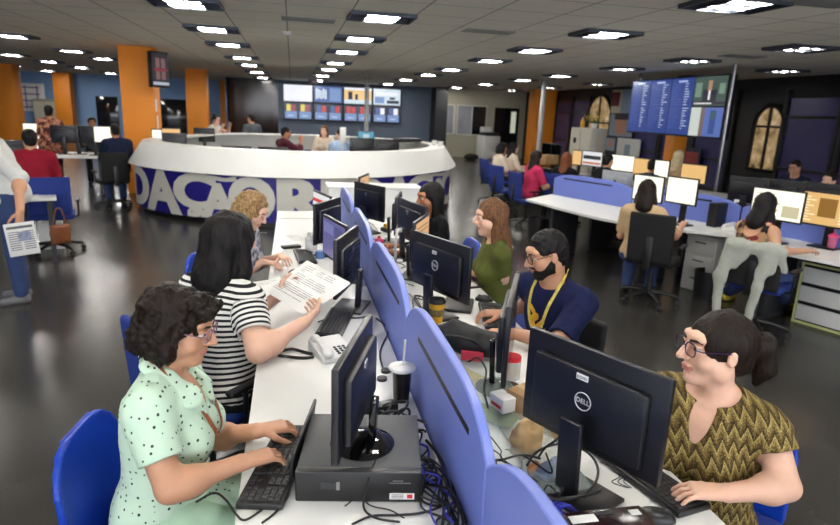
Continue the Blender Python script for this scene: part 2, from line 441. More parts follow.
def person(label, hw, yaw, sk, hair, hmat, top, pants=DARKPANT, shoes=SHOEB, fem=True, lean=8, head=(0, 0, 0), wr=None, el=None, fd=None, pn=None, curl=None, q=.012,
           bulk=1.0, s=1.0, stand=False, glasses=None, extra=None, sleeve=.55, neck='crew', seat=None, group=None, feet=None, beard=False, kneez=None, hem=-.06, hipw=None, hs=1.0, pat=None, disp=None, kspread=.10):
    """hw: world point of the head's centre; wr/el/fd/pn: dicts 'l','r' of world wrists, elbows, finger directions and palm normals"""
    Rz = rotz(yaw); lean = math.radians(lean)
    up = A(0, math.sin(lean), math.cos(lean)); fw = A(0, math.cos(lean), -math.sin(lean)); x = A(1, 0, 0)
    yw, pt, rl = [math.radians(v) for v in head]
    Rh = rotz(yw) @ rotx(pt) @ roty(rl)
    hrel = up * .475 * s + (up * .6 + A(0, .25, .75) * .4) * .085 * s + Rh @ A(0, .012, .072) * s   # pelvis -> head centre
    pz = hw[2] - hrel[2]
    base = A(hw[0], hw[1], 0) - Rz @ A(hrel[0], hrel[1], 0)
    P0 = A(0, 0, pz); HC = P0 + hrel
    loc = lambda p: Rz.T @ (np.asarray(p, float) - base)
    dl = lambda d: Rz.T @ np.asarray(d, float)
    root = empty('person', base, yaw, label, 'person', group)
    shx = .160 if fem else .185
    NB = P0 + up * .475 * s
    H = lambda c: HC + Rh @ (np.asarray(c, float) * s)
    body = Fld(); T = torso(body, P0, up, fw, x, s, fem, bulk, 0, shx=shx)
    # arms
    sh = {k: T(shx * g, -.012, .408) for k, g in (('l', -1), ('r', 1))}
    W = {}; E = {}
    for k, g in (('l', -1), ('r', 1)):
        if wr and k in wr: W[k] = loc(wr[k])
        else: W[k] = P0 + A(.13 * g, .36 * s, .20) if not stand else sh[k] + A(.05 * g, .10, -.50) * s
        if el and k in el: E[k] = loc(el[k])
        else:
            a, b = .285 * s, .245 * s; d = W[k] - sh[k]; D = np.linalg.norm(d)
            if D > (a + b) * .99: W[k] = sh[k] + d / D * (a + b) * .99; d = W[k] - sh[k]; D = np.linalg.norm(d)
            m = (a * a - b * b + D * D) / (2 * D); hh = math.sqrt(max(a * a - m * m, 1e-6)); u = d / D
            pole = unit(A(.45 * g, -.35, -1)); pole = unit(pole - u * (pole @ u)); E[k] = sh[k] + u * m + pole * hh
    ab = .9 * bulk + .1
    ar = (.050 * ab * s, .039 * ab * s, .026 * s) if fem else (.056 * ab * s, .043 * ab * s, .029 * s)
    tips = {}
    for k in 'lr':
        body.cone(sh[k], E[k], ar[0], ar[1], k=.03); body.cone(E[k], W[k], ar[1] * .98, ar[2], k=.012)
        body.ell(E[k] * .72 + W[k] * .28, A(1, 1, 1) * ar[1] * 1.04, k=.04)
        f_ = dl(fd[k]) if fd and k in fd else unit(W[k] - E[k])
        n_ = dl(pn[k]) if pn and k in pn else (A(0, 0, -1) if not stand else A(-1 if k == 'r' else 1, 0, -.01))
        tips[k] = hand(body, W[k], f_, n_, k == 'r', s * (.95 if fem else 1.04), (curl or {}).get(k, (22, 28, 18)))
    # neck, head
    body.cone(NB - up * .03 * s - fw * .005, H((0, -.022, -.045)), (.051 if fem else .062) * s, (.046 if fem else .056) * s, k=.02)
    head_prims(body, H, Rh * 1.0, fem, 1.0, .97 if fem else 1.08, ears=True)
    # legs
    hipx = .088 * s
    ft = {}
    for k, g in (('l', -1), ('r', 1)):
        hip = P0 + A(hipx * g, .0, -.02)
        if stand:
            an = A(.10 * g, .0, .09); kn = A(.095 * g, .02, .48 * s)
        else:
            kz = kneez or max(.50, pz - .06); kn = A(kspread * 1.2 * g, .40 * s, kz); an = A(kspread * 1.2 * g, .36 * s, .10)
        if feet and k in feet: an = loc(feet[k])
        if feet and k + 'k' in feet: kn = loc(feet[k + 'k'])
        ft[k] = (hip, kn, an)
        body.cone(hip, kn, .082 * bulk * s, .054 * s, k=.04); body.cone(kn, an, .053 * s, .036 * s, k=.02)
        td = unit(A(.2 * g, 1, 0)); body.cone(an - A(0, .02, .05), an + td * .13 - A(0, 0, .065), .034, .024, k=.02)
    lipc = H((0, .088, -.057))
    def mi(C):
        L = (C - lipc) @ Rh
        return ((np.abs(L[:, 0]) < .024 * s) & (np.abs(L[:, 2] - .0) < (.0115 - .2 * np.abs(L[:, 0])) * s) & (L[:, 1] > -.012)).astype(int)
    sdf_obj('body', body, q, [sk, LIP], root, mi=mi if q < .009 else None)
    # clothes
    if top is not None:
        f = Fld(); off = .011 if q < .009 else .016
        torso(f, P0, up, fw, x, s, fem, bulk, off, shx=shx)
        if hem < -.06: f.cone(P0 + A(0, .02, -.02), P0 + A(0, .26, -.05), .15 * bulk, .16 * bulk, k=.05, flat=(A(0, 0, 1), .6))
        if sleeve > 0:
            for k in 'lr':
                a, b = sh[k], E[k]; r0, r1 = ar[0] + off + .004, ar[1] + off + .010
                if sleeve <= 1:
                    e = a + (b - a) * sleeve; d = unit(b - a)
                    f.cone(a, b, r0, r1 if sleeve < .99 else ar[1] + off, k=.03, cut=(e, d)); f.cone(e - d * .012, e + d * .05, ar[0] * (1 - sleeve) + ar[1] * sleeve + .004, k=.002, op='s')
                else:
                    e = b + (W[k] - b) * (sleeve - 1); d = unit(W[k] - b)
                    f.cone(a, b, r0, ar[1] + off + .004, k=.03); f.cone(b, W[k], ar[1] + off + .004, ar[2] + off + .003, k=.02, cut=(e, d))
        if neck == 'crew': f.ell(NB + up * .02 + fw * .015, A(.078, .075, .050) * s, k=.004, op='s')
        elif neck == 'scoop': f.ell(NB + up * .03 + fw * .05, A(.088, .10, .085) * s, k=.004, op='s')
        elif neck == 'v':
            f.ell(NB + up * .022 + fw * .01, A(.080, .075, .050) * s, k=.004, op='s')
            f.cone(NB + fw * .10 - up * .01, NB + fw * .15 - up * .155, .055 * s, .008, k=.004, op='s')
        elif neck == 'tank':
            for g in (-1, 1): f.ell(T(.215 * g, -.01, .42), A(.10, .11, .13) * s, k=.006, op='s')
            f.ell(NB + up * .02 + fw * .05, A(.085, .10, .10) * s, k=.004, op='s'); f.ell(NB - up * .04 - fw * .09, A(.085, .08, .12) * s, k=.004, op='s')
        f.fn(lambda P: -((P - P0) @ up - hem * s), P0, 2.0, 'i', .004)
        at = None
        if pat == 'stripe':
            def at(V):
                o = V[:, 2] + 0.0
                for k in 'lr':
                    ax = unit(E[k] - sh[k]); t = (V - sh[k]) @ ax; d = np.linalg.norm(V - sh[k] - np.clip(t, 0, .3)[:, None] * ax, axis=1)
                    wgt = (d < ar[0] + off + .012) & (t > .02) & ((np.abs(V[:, 0]) > shx * .93 * s))
                    o = np.where(wgt, sh[k][2] - t, o)
                return o
        fold = disp or (lambda P: .0035 * vnoise(P * A(1, 1, .45), 16) + .002 * vnoise(P, 40))
        ftop = f
        sdf_obj('top', f, min(q * 1.0, .012) if q < .009 else q, [top], root, disp=fold, amp=.006, attr=at)
    if top is None: ftop = body
    if pants is not None:
        f = Fld(); off = .012
        f.ell(P0 - A(0, .005, .0), A(.182 * bulk * s, .135 * bulk * s, .105 * s), k=.04)
        for k in 'lr':
            hip, kn, an = ft[k]
            f.cone(hip, kn, .086 * bulk * s + off, .060 * s + off, k=.04); f.cone(kn, an + A(0, 0, .0), .058 * s + off, .046 * s + off, k=.03, cut=(an - A(0, 0, .03), A(0, 0, -1)))
        sdf_obj('trousers', f, max(q, .010), [pants], root, disp=lambda P: .005 * vnoise(P, 14), amp=.006)
    for k, g in (('l', -1), ('r', 1)):
        hip, kn, an = ft[k]; td = unit(A(.2 * g, 1, 0)); f = Fld()
        z = an[2] - .10
        f.cone(an + A(0, -.03, -.055), an + td * .14 + A(0, 0, -.062), .040, .036, k=.02); f.cone(an + A(0, -.01, -.01), an + A(0, 0, -.05), .042, .042, k=.03)
        f.fn(lambda P, z=z: -(P[..., 2] - z - .004), an, 1, 'i', .004)
        so = sdf_obj('shoe', f, max(q, .009), [shoes], root)
    # hair
    if hair:
        hf = hair_fld(hair, H, Rh, NB, A(0, 0, -1), -unit(A(fw[0], fw[1], 0)), s, hs)
        hq = min(max(q, .005), .012)
        if 'curly' in hair: dp = lambda P: .013 * vnoise(P, 42) + .008 * vnoise(P + 3, 90); am = .020
        elif hair in ('wavy', 'mid'): dp = lambda P: .009 * vnoise(P * A(1, 1, .6), 30) + .003 * vnoise(P * A(1, 1, .15), 120); am = .012
        elif hair == 'short': dp = lambda P: .0045 * vnoise(P, 70) + .003 * vnoise(P, 190); am = .008
        else: dp = lambda P: .006 * vnoise(P * A(1, 1, .3), 32) + .003 * vnoise(P * A(1, 1, .12), 110); am = .009
        sdf_obj('hair', hf, hq, [hmat], root, disp=dp, amp=am)
    if beard:
        hp = Fld(); head_prims(hp, H, Rh, fem, 1.0, 1.08, ears=False); f = Fld()
        f.fn(lambda P: evf(hp, P).reshape(P.shape[:-1]) - .0032, H((0, .03, -.06)), .14, 'u')
        def reg(P):
            L = (P - HC) @ Rh / s; x_, y_, z_ = np.abs(L[..., 0]), L[..., 1], L[..., 2]
            low = z_ - (-.052 + np.clip(.060 - y_, 0, .075) * .85)
            mus = np.maximum(np.maximum(x_ - .030, np.abs(z_ + .0415) - .0060), .07 - y_)
            return np.maximum(np.minimum(low, mus), -(y_ + .008))
        f.fn(reg, HC, 1, 'i', .003); f.ell(H((0, .098, -.0575)), A(.020, .03, .0095) * s, R=Rh, op='s', k=.003)
        sdf_obj('beard', f, .005, [hmat], root, disp=lambda P: .0012 * vnoise(P, 200), amp=.002)
    if q < .009:
        for g in (-1, 1):
            mb = MB(); n = 14; c = H((.031 * g, .0775, .0125)); r = .0128 * s
            V = []; F = []; mi_ = []
            for i in range(n + 1):
                th = PI * i / n
                V += [c + Rh @ (A(math.sin(th) * math.cos(2 * PI * j / 16), math.cos(th), math.sin(th) * math.sin(2 * PI * j / 16)) * r) for j in range(16)]
            for i in range(n):
                F = [(i * 16 + j, i * 16 + (j + 1) % 16, (i + 1) * 16 + (j + 1) % 16, (i + 1) * 16 + j) for j in range(16)]
                if i == 0: mb.add(V, F, 1)
                else: o = 0; mb.f += F; mb.mi += [1 if i < 3 else 0] * 16
            mb.build('eye', [EYEW, IRIS], root)
            f = Fld(); f.cone(H((.014 * g, .0955, .033)), H((.036 * g, .0895, .038)), .0042, .0040, k=.002); f.cone(H((.036 * g, .0895, .038)), H((.051 * g, .077, .033)), .0040, .0022, k=.002)
            sdf_obj('eyebrow', f, .003, [hmat if hmat is not H_CURL else H_BROWN], root)
            f = Fld(); f.ell(H((.031 * g, .0785, .0190)), A(.0158, .0132, .0070) * s, R=Rh); f.ell(H((.031 * g, .0770, .0045)), A(.0150, .0125, .0045) * s, R=Rh, k=.001)
            sdf_obj('eyelid', f, .003, [sk], root)
    if glasses is not None:
        mb = MB()
        for g in (-1, 1):
            P = []
            for j in range(24):
                a = 2 * PI * j / 24; cx, cz = math.cos(a), math.sin(a); ex = .7
                P.append(H((.032 * g + .0245 * abs(cx) ** ex * np.sign(cx), .1035 - .004 * abs(.032 * g + .0245 * cx) / .05, .010 + .0195 * abs(cz) ** ex * np.sign(cz))))
            mb.tube(P, .0023, 6, closed=True)
            mb.tube([H((.055 * g, .099, .017)), H((.074 * g, .088, .018)), H((.0765 * g, .02, .018)), H((.0775 * g, -.012, .016)), H((.0765 * g, -.03, -.004))], .0021, 6)
        mb.tube([H((-.008, .104, .014)), H((0, .1055, .017)), H((.008, .104, .014))], .0021, 6)
        mb.build('glasses', [glasses], root)
    ctx = dict(root=root, H=H, Rh=Rh, P0=P0, NB=NB, up=up, fw=fw, x=x, T=T, sh=sh, E=E, W=W, tips=tips, loc=loc, s=s, ft=ft, q=q, ftop=ftop, body=body)
    if extra: extra(ctx)
    return root, ctx
# ------------------------------------------------------------------ shared materials
WHITE = mat('white laminate', rgb(226, 226, 222), .38, var=.015, vs=6); WHITEP = mat('white plastic', rgb(222, 222, 220), .35, var=.01)
DGREY = mat('dark grey plastic', rgb(46, 47, 50), .42); SCRBACK = mat('matte black casing', rgb(15, 16, 22), .36, var=.03, fine=900); GLOSS = mat('glossy black plastic', rgb(9, 9, 10), .07, var=0)
METAL = mat('brushed metal', rgb(150, 150, 152), .3, 1); CHROME = mat('chrome', rgb(200, 200, 204), .12, 1, var=0); KEYM = mat('key caps', rgb(36, 36, 39), .45); LEGENDW = mat('printed white', rgb(200, 200, 204), .5, var=0)
PERI = mat('periwinkle laminate', rgb(112, 128, 206), .42, var=.02, vs=5); SLOT = mat('slot shadow gap', rgb(16, 18, 20), .5, var=0)
BLUECH = mat('blue chair plastic', rgb(20, 62, 176), .32, var=.03); BLUEFAB = mat('blue chair fabric', rgb(24, 48, 124), .8, fine=500); BLKFAB = mat('black mesh fabric', rgb(17, 17, 19), .8, fine=600)
PAPER = mat('paper', rgb(232, 232, 228), .7, var=.01); INK = mat('ink', rgb(90, 90, 94), .7, var=0); CARD = mat('cardboard', rgb(178, 142, 98), .75); KRAFT = mat('kraft paper', rgb(196, 162, 112), .75, fine=60)
YELLOW = mat('yellow plastic', rgb(226, 172, 36), .4); REDP = mat('red plastic', rgb(206, 34, 48), .4); PINK = mat('pink plastic', rgb(222, 70, 120), .35); BLUEPL = mat('blue connector', rgb(52, 62, 190), .4)
CABLE = mat('black cable', rgb(16, 16, 18), .45, var=0); CABLEB = mat('blue cable', rgb(52, 54, 170), .45, var=0); BEIGE = mat('beige painted metal', rgb(196, 192, 176), .5)
GLASS = mat('clear glass', (.80, .93, .88, 1), .03, alpha=.16, var=0); GLASSEDGE = mat('green glass edge', (.30, .52, .46, 1), .1, trans=.4, var=0)
CLEAR = mat('clear plastic', (.88, .92, .95, 1), .12, alpha=.35, var=0)
ORANGE = mat('orange paint', rgb(236, 142, 30), .55, var=.03, vs=3); WOODM = mat('brown leather', rgb(122, 70, 36), .5)

# ------------------------------------------------------------------ setting
def struct(mb, name, m, **kw):
    o = mb.build(name, m, **kw); o['kind'] = 'structure'; return o
CEILZ = 2.85; XL, XR, YB, YF = -14.0, 10.0, 25.6, -5.0
fl = mat('polished dark concrete', (.03, .028, .026, 1), .22, var=0, spec=.5); n = NT(fl); p = n.obj()
f1 = n.noise(p, .55, 3, .5); f2 = n.noise(p, 2.2, 4, .5)
n.col(n.ramp(n.math('ADD', n.math('MULTIPLY', f1, .7), n.math('MULTIPLY', f2, .3)), [(.3, (.030, .028, .025, 1)), (.5, (.037, .035, .031, 1)), (.72, (.046, .043, .039, 1))]))
n.b.inputs['Roughness'].default_value = .25
ce = mat('mineral ceiling tiles', rgb(222, 220, 210), .85, var=0); n = NT(ce); p = n.obj()
mp = n.n.new('ShaderNodeMapping'); n.link(p, mp.inputs[0]); mp.inputs['Location'].default_value = (.73, .1, 0)
bk = n.new('ShaderNodeTexBrick', Scale=1.0); n.link(mp.outputs[0], bk.inputs[0]); bk.offset = 0; bk.inputs['Brick Width'].default_value = .68; bk.inputs['Row Height'].default_value = .68; bk.inputs['Mortar Size'].default_value = .008; bk.inputs['Mortar Smooth'].default_value = .3
f = n.noise(p, 60, 4); n.col(n.mix(bk.outputs['Fac'], n.mix(f, rgb(234, 230, 214), rgb(244, 240, 226)), rgb(130, 129, 120)))
WALLBEIGE = mat('beige wall paint', rgb(176, 172, 152), .7, var=.02); WALLBLUE = mat('blue wall paint', rgb(132, 168, 214), .7, var=.02, vs=2); WALLGREY = mat('grey blue wall paint', rgb(92, 104, 122), .7, var=.02); WALLDARK = mat('dark wall panel', rgb(36, 38, 42), .6)
struct(MB().box(((XL + XR) / 2, (31 + YF) / 2, -.05), (XR - XL, 31 - YF, .1)), 'floor', fl)
struct(MB().box(((XL + XR) / 2, (31 + YF) / 2, CEILZ + .05), (XR - XL, 31 - YF, .1)), 'ceiling', ce)
struct(MB().box((XL - .1, 13, CEILZ / 2), (.2, 36, CEILZ)), 'wall_left', WALLBLUE)
struct(MB().box((-2, YF - .1, .45), (24, .2, .9)), 'wall_front', WALLBEIGE)  # kept low: opening above is added to let sky fill in from behind the camera
struct(MB().box(((XL - 2.5) / 2, 30.6, CEILZ / 2), (XL * -1 - 2.5, .2, CEILZ)), 'wall_far_left', WALLBLUE)
# back wall: dark glazed part, grey-blue TV wall, dark niche, beige wall
BRG = mat('dark brown glazing', rgb(34, 22, 18), .12, var=.3, vs=2)
struct(MB().box((-1.53, YB + .1, CEILZ / 2), (1.98, .2, CEILZ)), 'wall_back', BRG)
struct(MB().box((-2.5, 28.1, CEILZ / 2), (.1, 5, CEILZ)), 'wall_back_return', WALLBLUE)
struct(MB().box((2.6, YB + .1, CEILZ / 2), (6.3, .2, CEILZ)), 'wall_back_centre', WALLGREY)
struct(MB().box((6.0, YB - .35, CEILZ / 2), (.5, 1.1, CEILZ)), 'wall_back_niche', WALLDARK)
struct(MB().box((8.0, YB + .1, CEILZ / 2), (4.5, .2, CEILZ)), 'wall_back_right', WALLBEIGE)
WINP = mat('pale window pane', rgb(150, 152, 160), .1, var=.25, vs=1.5); FRW = mat('white window frame', rgb(206, 206, 200), .5, var=0); DARKPANE = mat('dark pane', rgb(26, 26, 30), .1, var=.2, vs=1)
def win(name, x0, x1, z0, z1, y, panes):
    fr = MB(); w = .05
    for a, b, c, d in ((x0, x1, z0 - w, z0), (x0, x1, z1, z1 + w), (x0 - w, x0, z0 - w, z1 + w), (x1, x1 + w, z0 - w, z1 + w)): fr.box(((a + b) / 2, y - .03, (c + d) / 2), (b - a, .06, d - c), bev=.006)
    k = len(panes)
    for i in range(1, k): fr.box((x0 + (x1 - x0) * i / k, y - .03, (z0 + z1) / 2), (.04, .05, z1 - z0), bev=.005)
    o = struct(fr, name, FRW)
    for i, m in enumerate(panes): MB().box((x0 + (x1 - x0) * (i + .5) / k, y - .012, (z0 + z1) / 2), ((x1 - x0) / k - .02, .02, z1 - z0), mi=0).build('pane', m, o)
win('window_1', 6.35, 6.75, 1.0, 2.15, YB, [WINP]); win('window_2', 6.95, 8.2, .98, 2.15, YB, [WINP, DARKPANE])
# doorway and glass on the far right of the back wall
struct(MB().box((9.15, YB - .01, 1.1), (1.1, .06, 2.1)), 'door_1', DARKPANE)
MB().box((9.45, YB - .06, 1.55), (.22, .03, .9)).build('door_glass', mat('lit door glass', rgb(220, 220, 200), .2, emit=rgb(210, 214, 190), es=.5), bpy.data.objects['door_1'])
# right wall: dark purple glazing with black mullions
PURP = mat('dark violet glazing', rgb(72, 68, 112), .22, var=.22, vs=.9); BLKF = mat('black window frame', rgb(13, 12, 15), .5)
struct(MB().box((XR + .1, 10.3, CEILZ / 2), (.2, 31, CEILZ)), 'wall_right', BLKF)
k = 0
for y in np.arange(3.2, 24.5, 1.42):
    if abs(y - 11.35) < .75 or abs(y - 18.85) < .75 or abs(y - 22.9) < .7: continue
    k += 1; fr = MB()
    for z0, z1 in ((.35, .98), (1.04, 2.02), (2.08, 2.42)): fr.box((XR - .02, y, (z0 + z1) / 2), (.02, 1.18, z1 - z0))
    o = struct(fr, 'window_%d' % (k + 2), PURP)
    m = MB()
    for yy in (y - .66, y + .66): m.box((XR - .04, yy, 1.4), (.08, .1, 2.4), bev=.01)
    m.box((XR - .04, y, 1.01), (.07, 1.3, .05)); m.box((XR - .04, y, 2.05), (.07, 1.3, .05)); m.build('window_frame', BLKF, o)
# arched windows, lit from outside
OUT = mat('view of sunlit facade', rgb(150, 126, 92), .9, var=0); n = NT(OUT); p = n.obj(); x, y, z = n.xyz(p)
f = n.noise(p, 4.5, 4, .65); c = n.ramp(f, [(.30, rgb(60, 54, 40)), (.46, rgb(150, 124, 84)), (.6, rgb(176, 150, 112)), (.75, rgb(206, 186, 170))]); n.col(c); n.link(c, n.b.inputs['Emission Color']); n.b.inputs['Emission Strength'].default_value = .7
for i, (yc, hw_, z0, z1) in enumerate(((11.35, .42, .92, 2.28), (18.85, .85, 1.2, 2.62))):
    pts = [(yc - hw_, z0), (yc + hw_, z0)] + [(yc + hw_ * math.cos(a), z1 - hw_ * 1.05 + hw_ * 1.05 * math.sin(a)) for a in np.linspace(0, PI, 14)]
    o = struct(MB().prism(pts, lambda u, v: (XR - .03, u, v), (.02, 0, 0)), 'window_%d' % (30 + i), OUT)
    m = MB(); m.tube([A(XR - .05, *q) for q in pts], .05, 6, closed=True); m.box((XR - .05, yc, (z0 + z1) / 2), (.05, .05, z1 - z0)); m.box((XR - .05, yc, z1 - hw_ * 1.05), (.05, hw_ * 2, .05)); m.build('window_frame', BLKF, o)
# columns
cols = []
for nm, x, y, w, d in (('column', -2.96, 13.36, .60, .60), ('column', -2.97, 21.1, .62, .62), ('column', -2.9, 29.9, .62, .6), ('column', -9.72, 24.3, .66, .6), ('column', -9.75, 29.9, .66, .6)):
    o = struct(MB().box((x, y, CEILZ / 2), (w, d, CEILZ), bev=.01), nm, ORANGE); cols.append(o)
o = struct(MB().box((9.5, 22.6, CEILZ / 2), (.9, .6, CEILZ), bev=.01), 'column', ORANGE)
o = struct(MB().box((8.75, 12.75, .9), (.34, .34, 1.8), bev=.01), 'column', ORANGE)
POSTM = mat('grey painted steel', rgb(170, 172, 172), .45)
for x, y in ((2.42, 20.5), (7.15, 17.0)):
    struct(MB().cyl((x, y, 0), (x, y, CEILZ), .075, n=18), 'column_post', POSTM)

# ------------------------------------------------------------------ ceiling lights, vents
REFL = mat('louvre reflector', rgb(70, 74, 84), .4, .6, var=0); REFD = mat('dark louvre cell', rgb(40, 42, 48), .4, .4, var=.2, vs=40)
LAMP = mat('lit lamp tubes', rgb(255, 250, 240), .5, emit=(1, .965, .90, 1), es=300)
LCELL = mat('lit louvre cell', rgb(240, 240, 240), .5, emit=(1, .97, .93, 1), es=8)
def light_proto():
    r = empty('ceiling_light', (0, 0, CEILZ), 0, None, None)
    fr = MB(); L, Wd = .70, .52
    for sx, sy, w, d in ((0, -Wd / 2, L, .012), (0, Wd / 2, L, .012), (-L / 2, 0, .012, Wd), (L / 2, 0, .012, Wd)): fr.box((sx, sy, -.02), (w, d, .04))
    fr.build('frame', REFL, r)
    lv = MB()
    for i in (1, 2, 3): lv.box((-L / 2 + L * i / 4, 0, -.02), (.010, Wd - .01, .038))
    for j in range(1, 7): lv.box((0, -Wd / 2 + Wd * j / 7, -.010), (L - .01, .004, .018))
    lv.build('louvre', REFL, r)
    MB().box((-L * 3 / 8, 0, -.004), (L / 4, Wd, .006)).box((L * 3 / 8, 0, -.004), (L / 4, Wd, .006)).build('reflector', REFD, r)
    MB().box((0, 0, -.004), (L / 2, Wd, .006)).build('diffuser', LCELL, r)
    for j in (-.13, 0.13): MB().cyl((-L / 4 + .01, j, -.020), (L / 4 - .01, j, -.020), .013, n=10).build('lamp_tube', LAMP, r)
    return r
lp = light_proto(); first = True
DIM = mat('dim lamp tubes', rgb(255, 250, 240), .5, emit=(1, .965, .90, 1), es=24); DCELL = mat('dim louvre cell', rgb(120, 120, 120), .4, .5, emit=(1, .97, .93, 1), es=.35)
DIMME = {}
def dim(o):
    for c in kids(o):
        k = c.name.split('.')[0]
        if k not in ('diffuser', 'lamp_tube'): continue
        if c.data.name not in DIMME:
            me = c.data.copy(); me.materials[0] = DIM if k == 'lamp_tube' else DCELL; DIMME[c.data.name] = me
        c.data = DIMME[c.data.name]
ORD = 'first second third fourth fifth sixth seventh eighth ninth tenth eleventh twelfth'.split()
YS = [.3, 2.55, 4.8, 7.0, 9.2, 11.4, 14.3, 16.8, 20.2, 24.0]
rows = [(-1.06, YS, 'over the left of the round counter'), (.97, YS, 'above the blue partition'), (3.66, YS, 'above the aisle'),
        (6.4, YS[2:], 'before the video wall'), (8.72, [5.2, 7.5, 9.85, 12.2, 16.8, 20.2, 24.0], 'by the violet windows'),  # rearmost lights of these two rows added to brighten the beige back wall
        (-4.75, [1.5, 3.9, 6.4, 9.2, 12.3, 15.3, 17.6, 20.6], 'left of the orange column'), (-7.05, [18.1, 20.6, 23.4, 27.0], 'over the far left desks'), (-9.65, [24.7, 27.9], 'near the far left orange column')]
for X, ys, desc in rows:
    for i, y in enumerate(ys):
        o = lp if first else copy_tree(lp); first = False
        o.location = (X, y, CEILZ); tag(o, '%s louvred ceiling light from the front, row %s' % (ORD[i], desc), 'ceiling light', 'recessed ceiling lights')
        if (X > 6 and y < 13) or (X > 8): dim(o)
VG = mat('vent grille grey', rgb(130, 130, 126), .5, .3)
for i, (x, y, lb) in enumerate(((.2, 7.7, 'slatted ceiling air vent between the two left light rows'), (2.4, 7.6, 'slatted ceiling air vent left of the aisle light row'), (4.2, 4.5, 'slatted ceiling air vent nearest the upper right corner'), (6.6, 8.3, 'slatted ceiling air vent behind the lights before the video wall'))):
    r = empty('air_vent', (x, y, CEILZ), 0, lb, 'vent', 'ceiling air vents'); m = MB()
    for s in (-1, 1): m.box((0, .14 * s, -.006), (.6, .02, .012)); m.box((.3 * s, 0, -.006), (.02, .3, .012))
    m.build('frame', VG, r); m = MB()
    for j in range(7): m.box((0, -.11 + .037 * j, -.006), (.58, .018, .006), rotx(.5))
    m.build('slats', VG, r)
r = empty('smoke_detector', (-.05, 6.9 + 2.2, CEILZ), 0, 'small round smoke detector on the ceiling between the two left light rows', 'smoke detector')
MB().lathe([(.0, -.045), (.035, -.045), (.05, -.03), (.055, 0)], n=20).build('body', WHITEP, r)

# ------------------------------------------------------------------ monitors, keyboards, small desk things
def rect_mesh(mb, O, ux, uy, rects, z, nrm):
    for (x0, y0, x1, y1, mi) in rects:
        mb.quad([O + ux * a + uy * b + nrm * z for a, b in ((x0, y0), (x1, y0), (x1, y1), (x0, y1))], mi)
EMI = {}
def em(r, g, b, s=1.0):
    k = (r, g, b, s)
    if k not in EMI: EMI[k] = mat('lit screen %d %d %d %s' % (r, g, b, s), (0.02, .02, .02, 1), .25, emit=rgb(r, g, b), es=s, var=0)
    return EMI[k]
def screen_part(name, parent, w, h, zc, y, base, rects, mats, cx=0):
    """screen on the local -y... screen faces local +y at distance y; rects in 0..1"""
    m = MB(); O = A(cx + w / 2, y, zc - h / 2)
    m.quad([O + A(-w * a, 0, h * b) for a, b in ((0, 0), (1, 0), (1, 1), (0, 1))], 0)
    for i, (x0, y0, x1, y1, c) in enumerate(rects): m.quad([O + A(-w * a, .0006 + .00002 * i, h * b) for a, b in ((x0, y0), (x1, y0), (x1, y1), (x0, y1))], c)
    return m.build(name, [base] + mats, parent)
OFF = mat('dark screen glass', rgb(8, 8, 10), .08, var=0)
def doc_rects(rows=9, seed=0, c=1, x0=.06, x1=.94):
    r = random.Random(seed); out = []
    for i in range(rows):
        y = .9 - .84 * (i + .5) / rows; out.append((x0, y - .018, x0 + (x1 - x0) * r.uniform(.35, 1), y + .018, c))
    return out
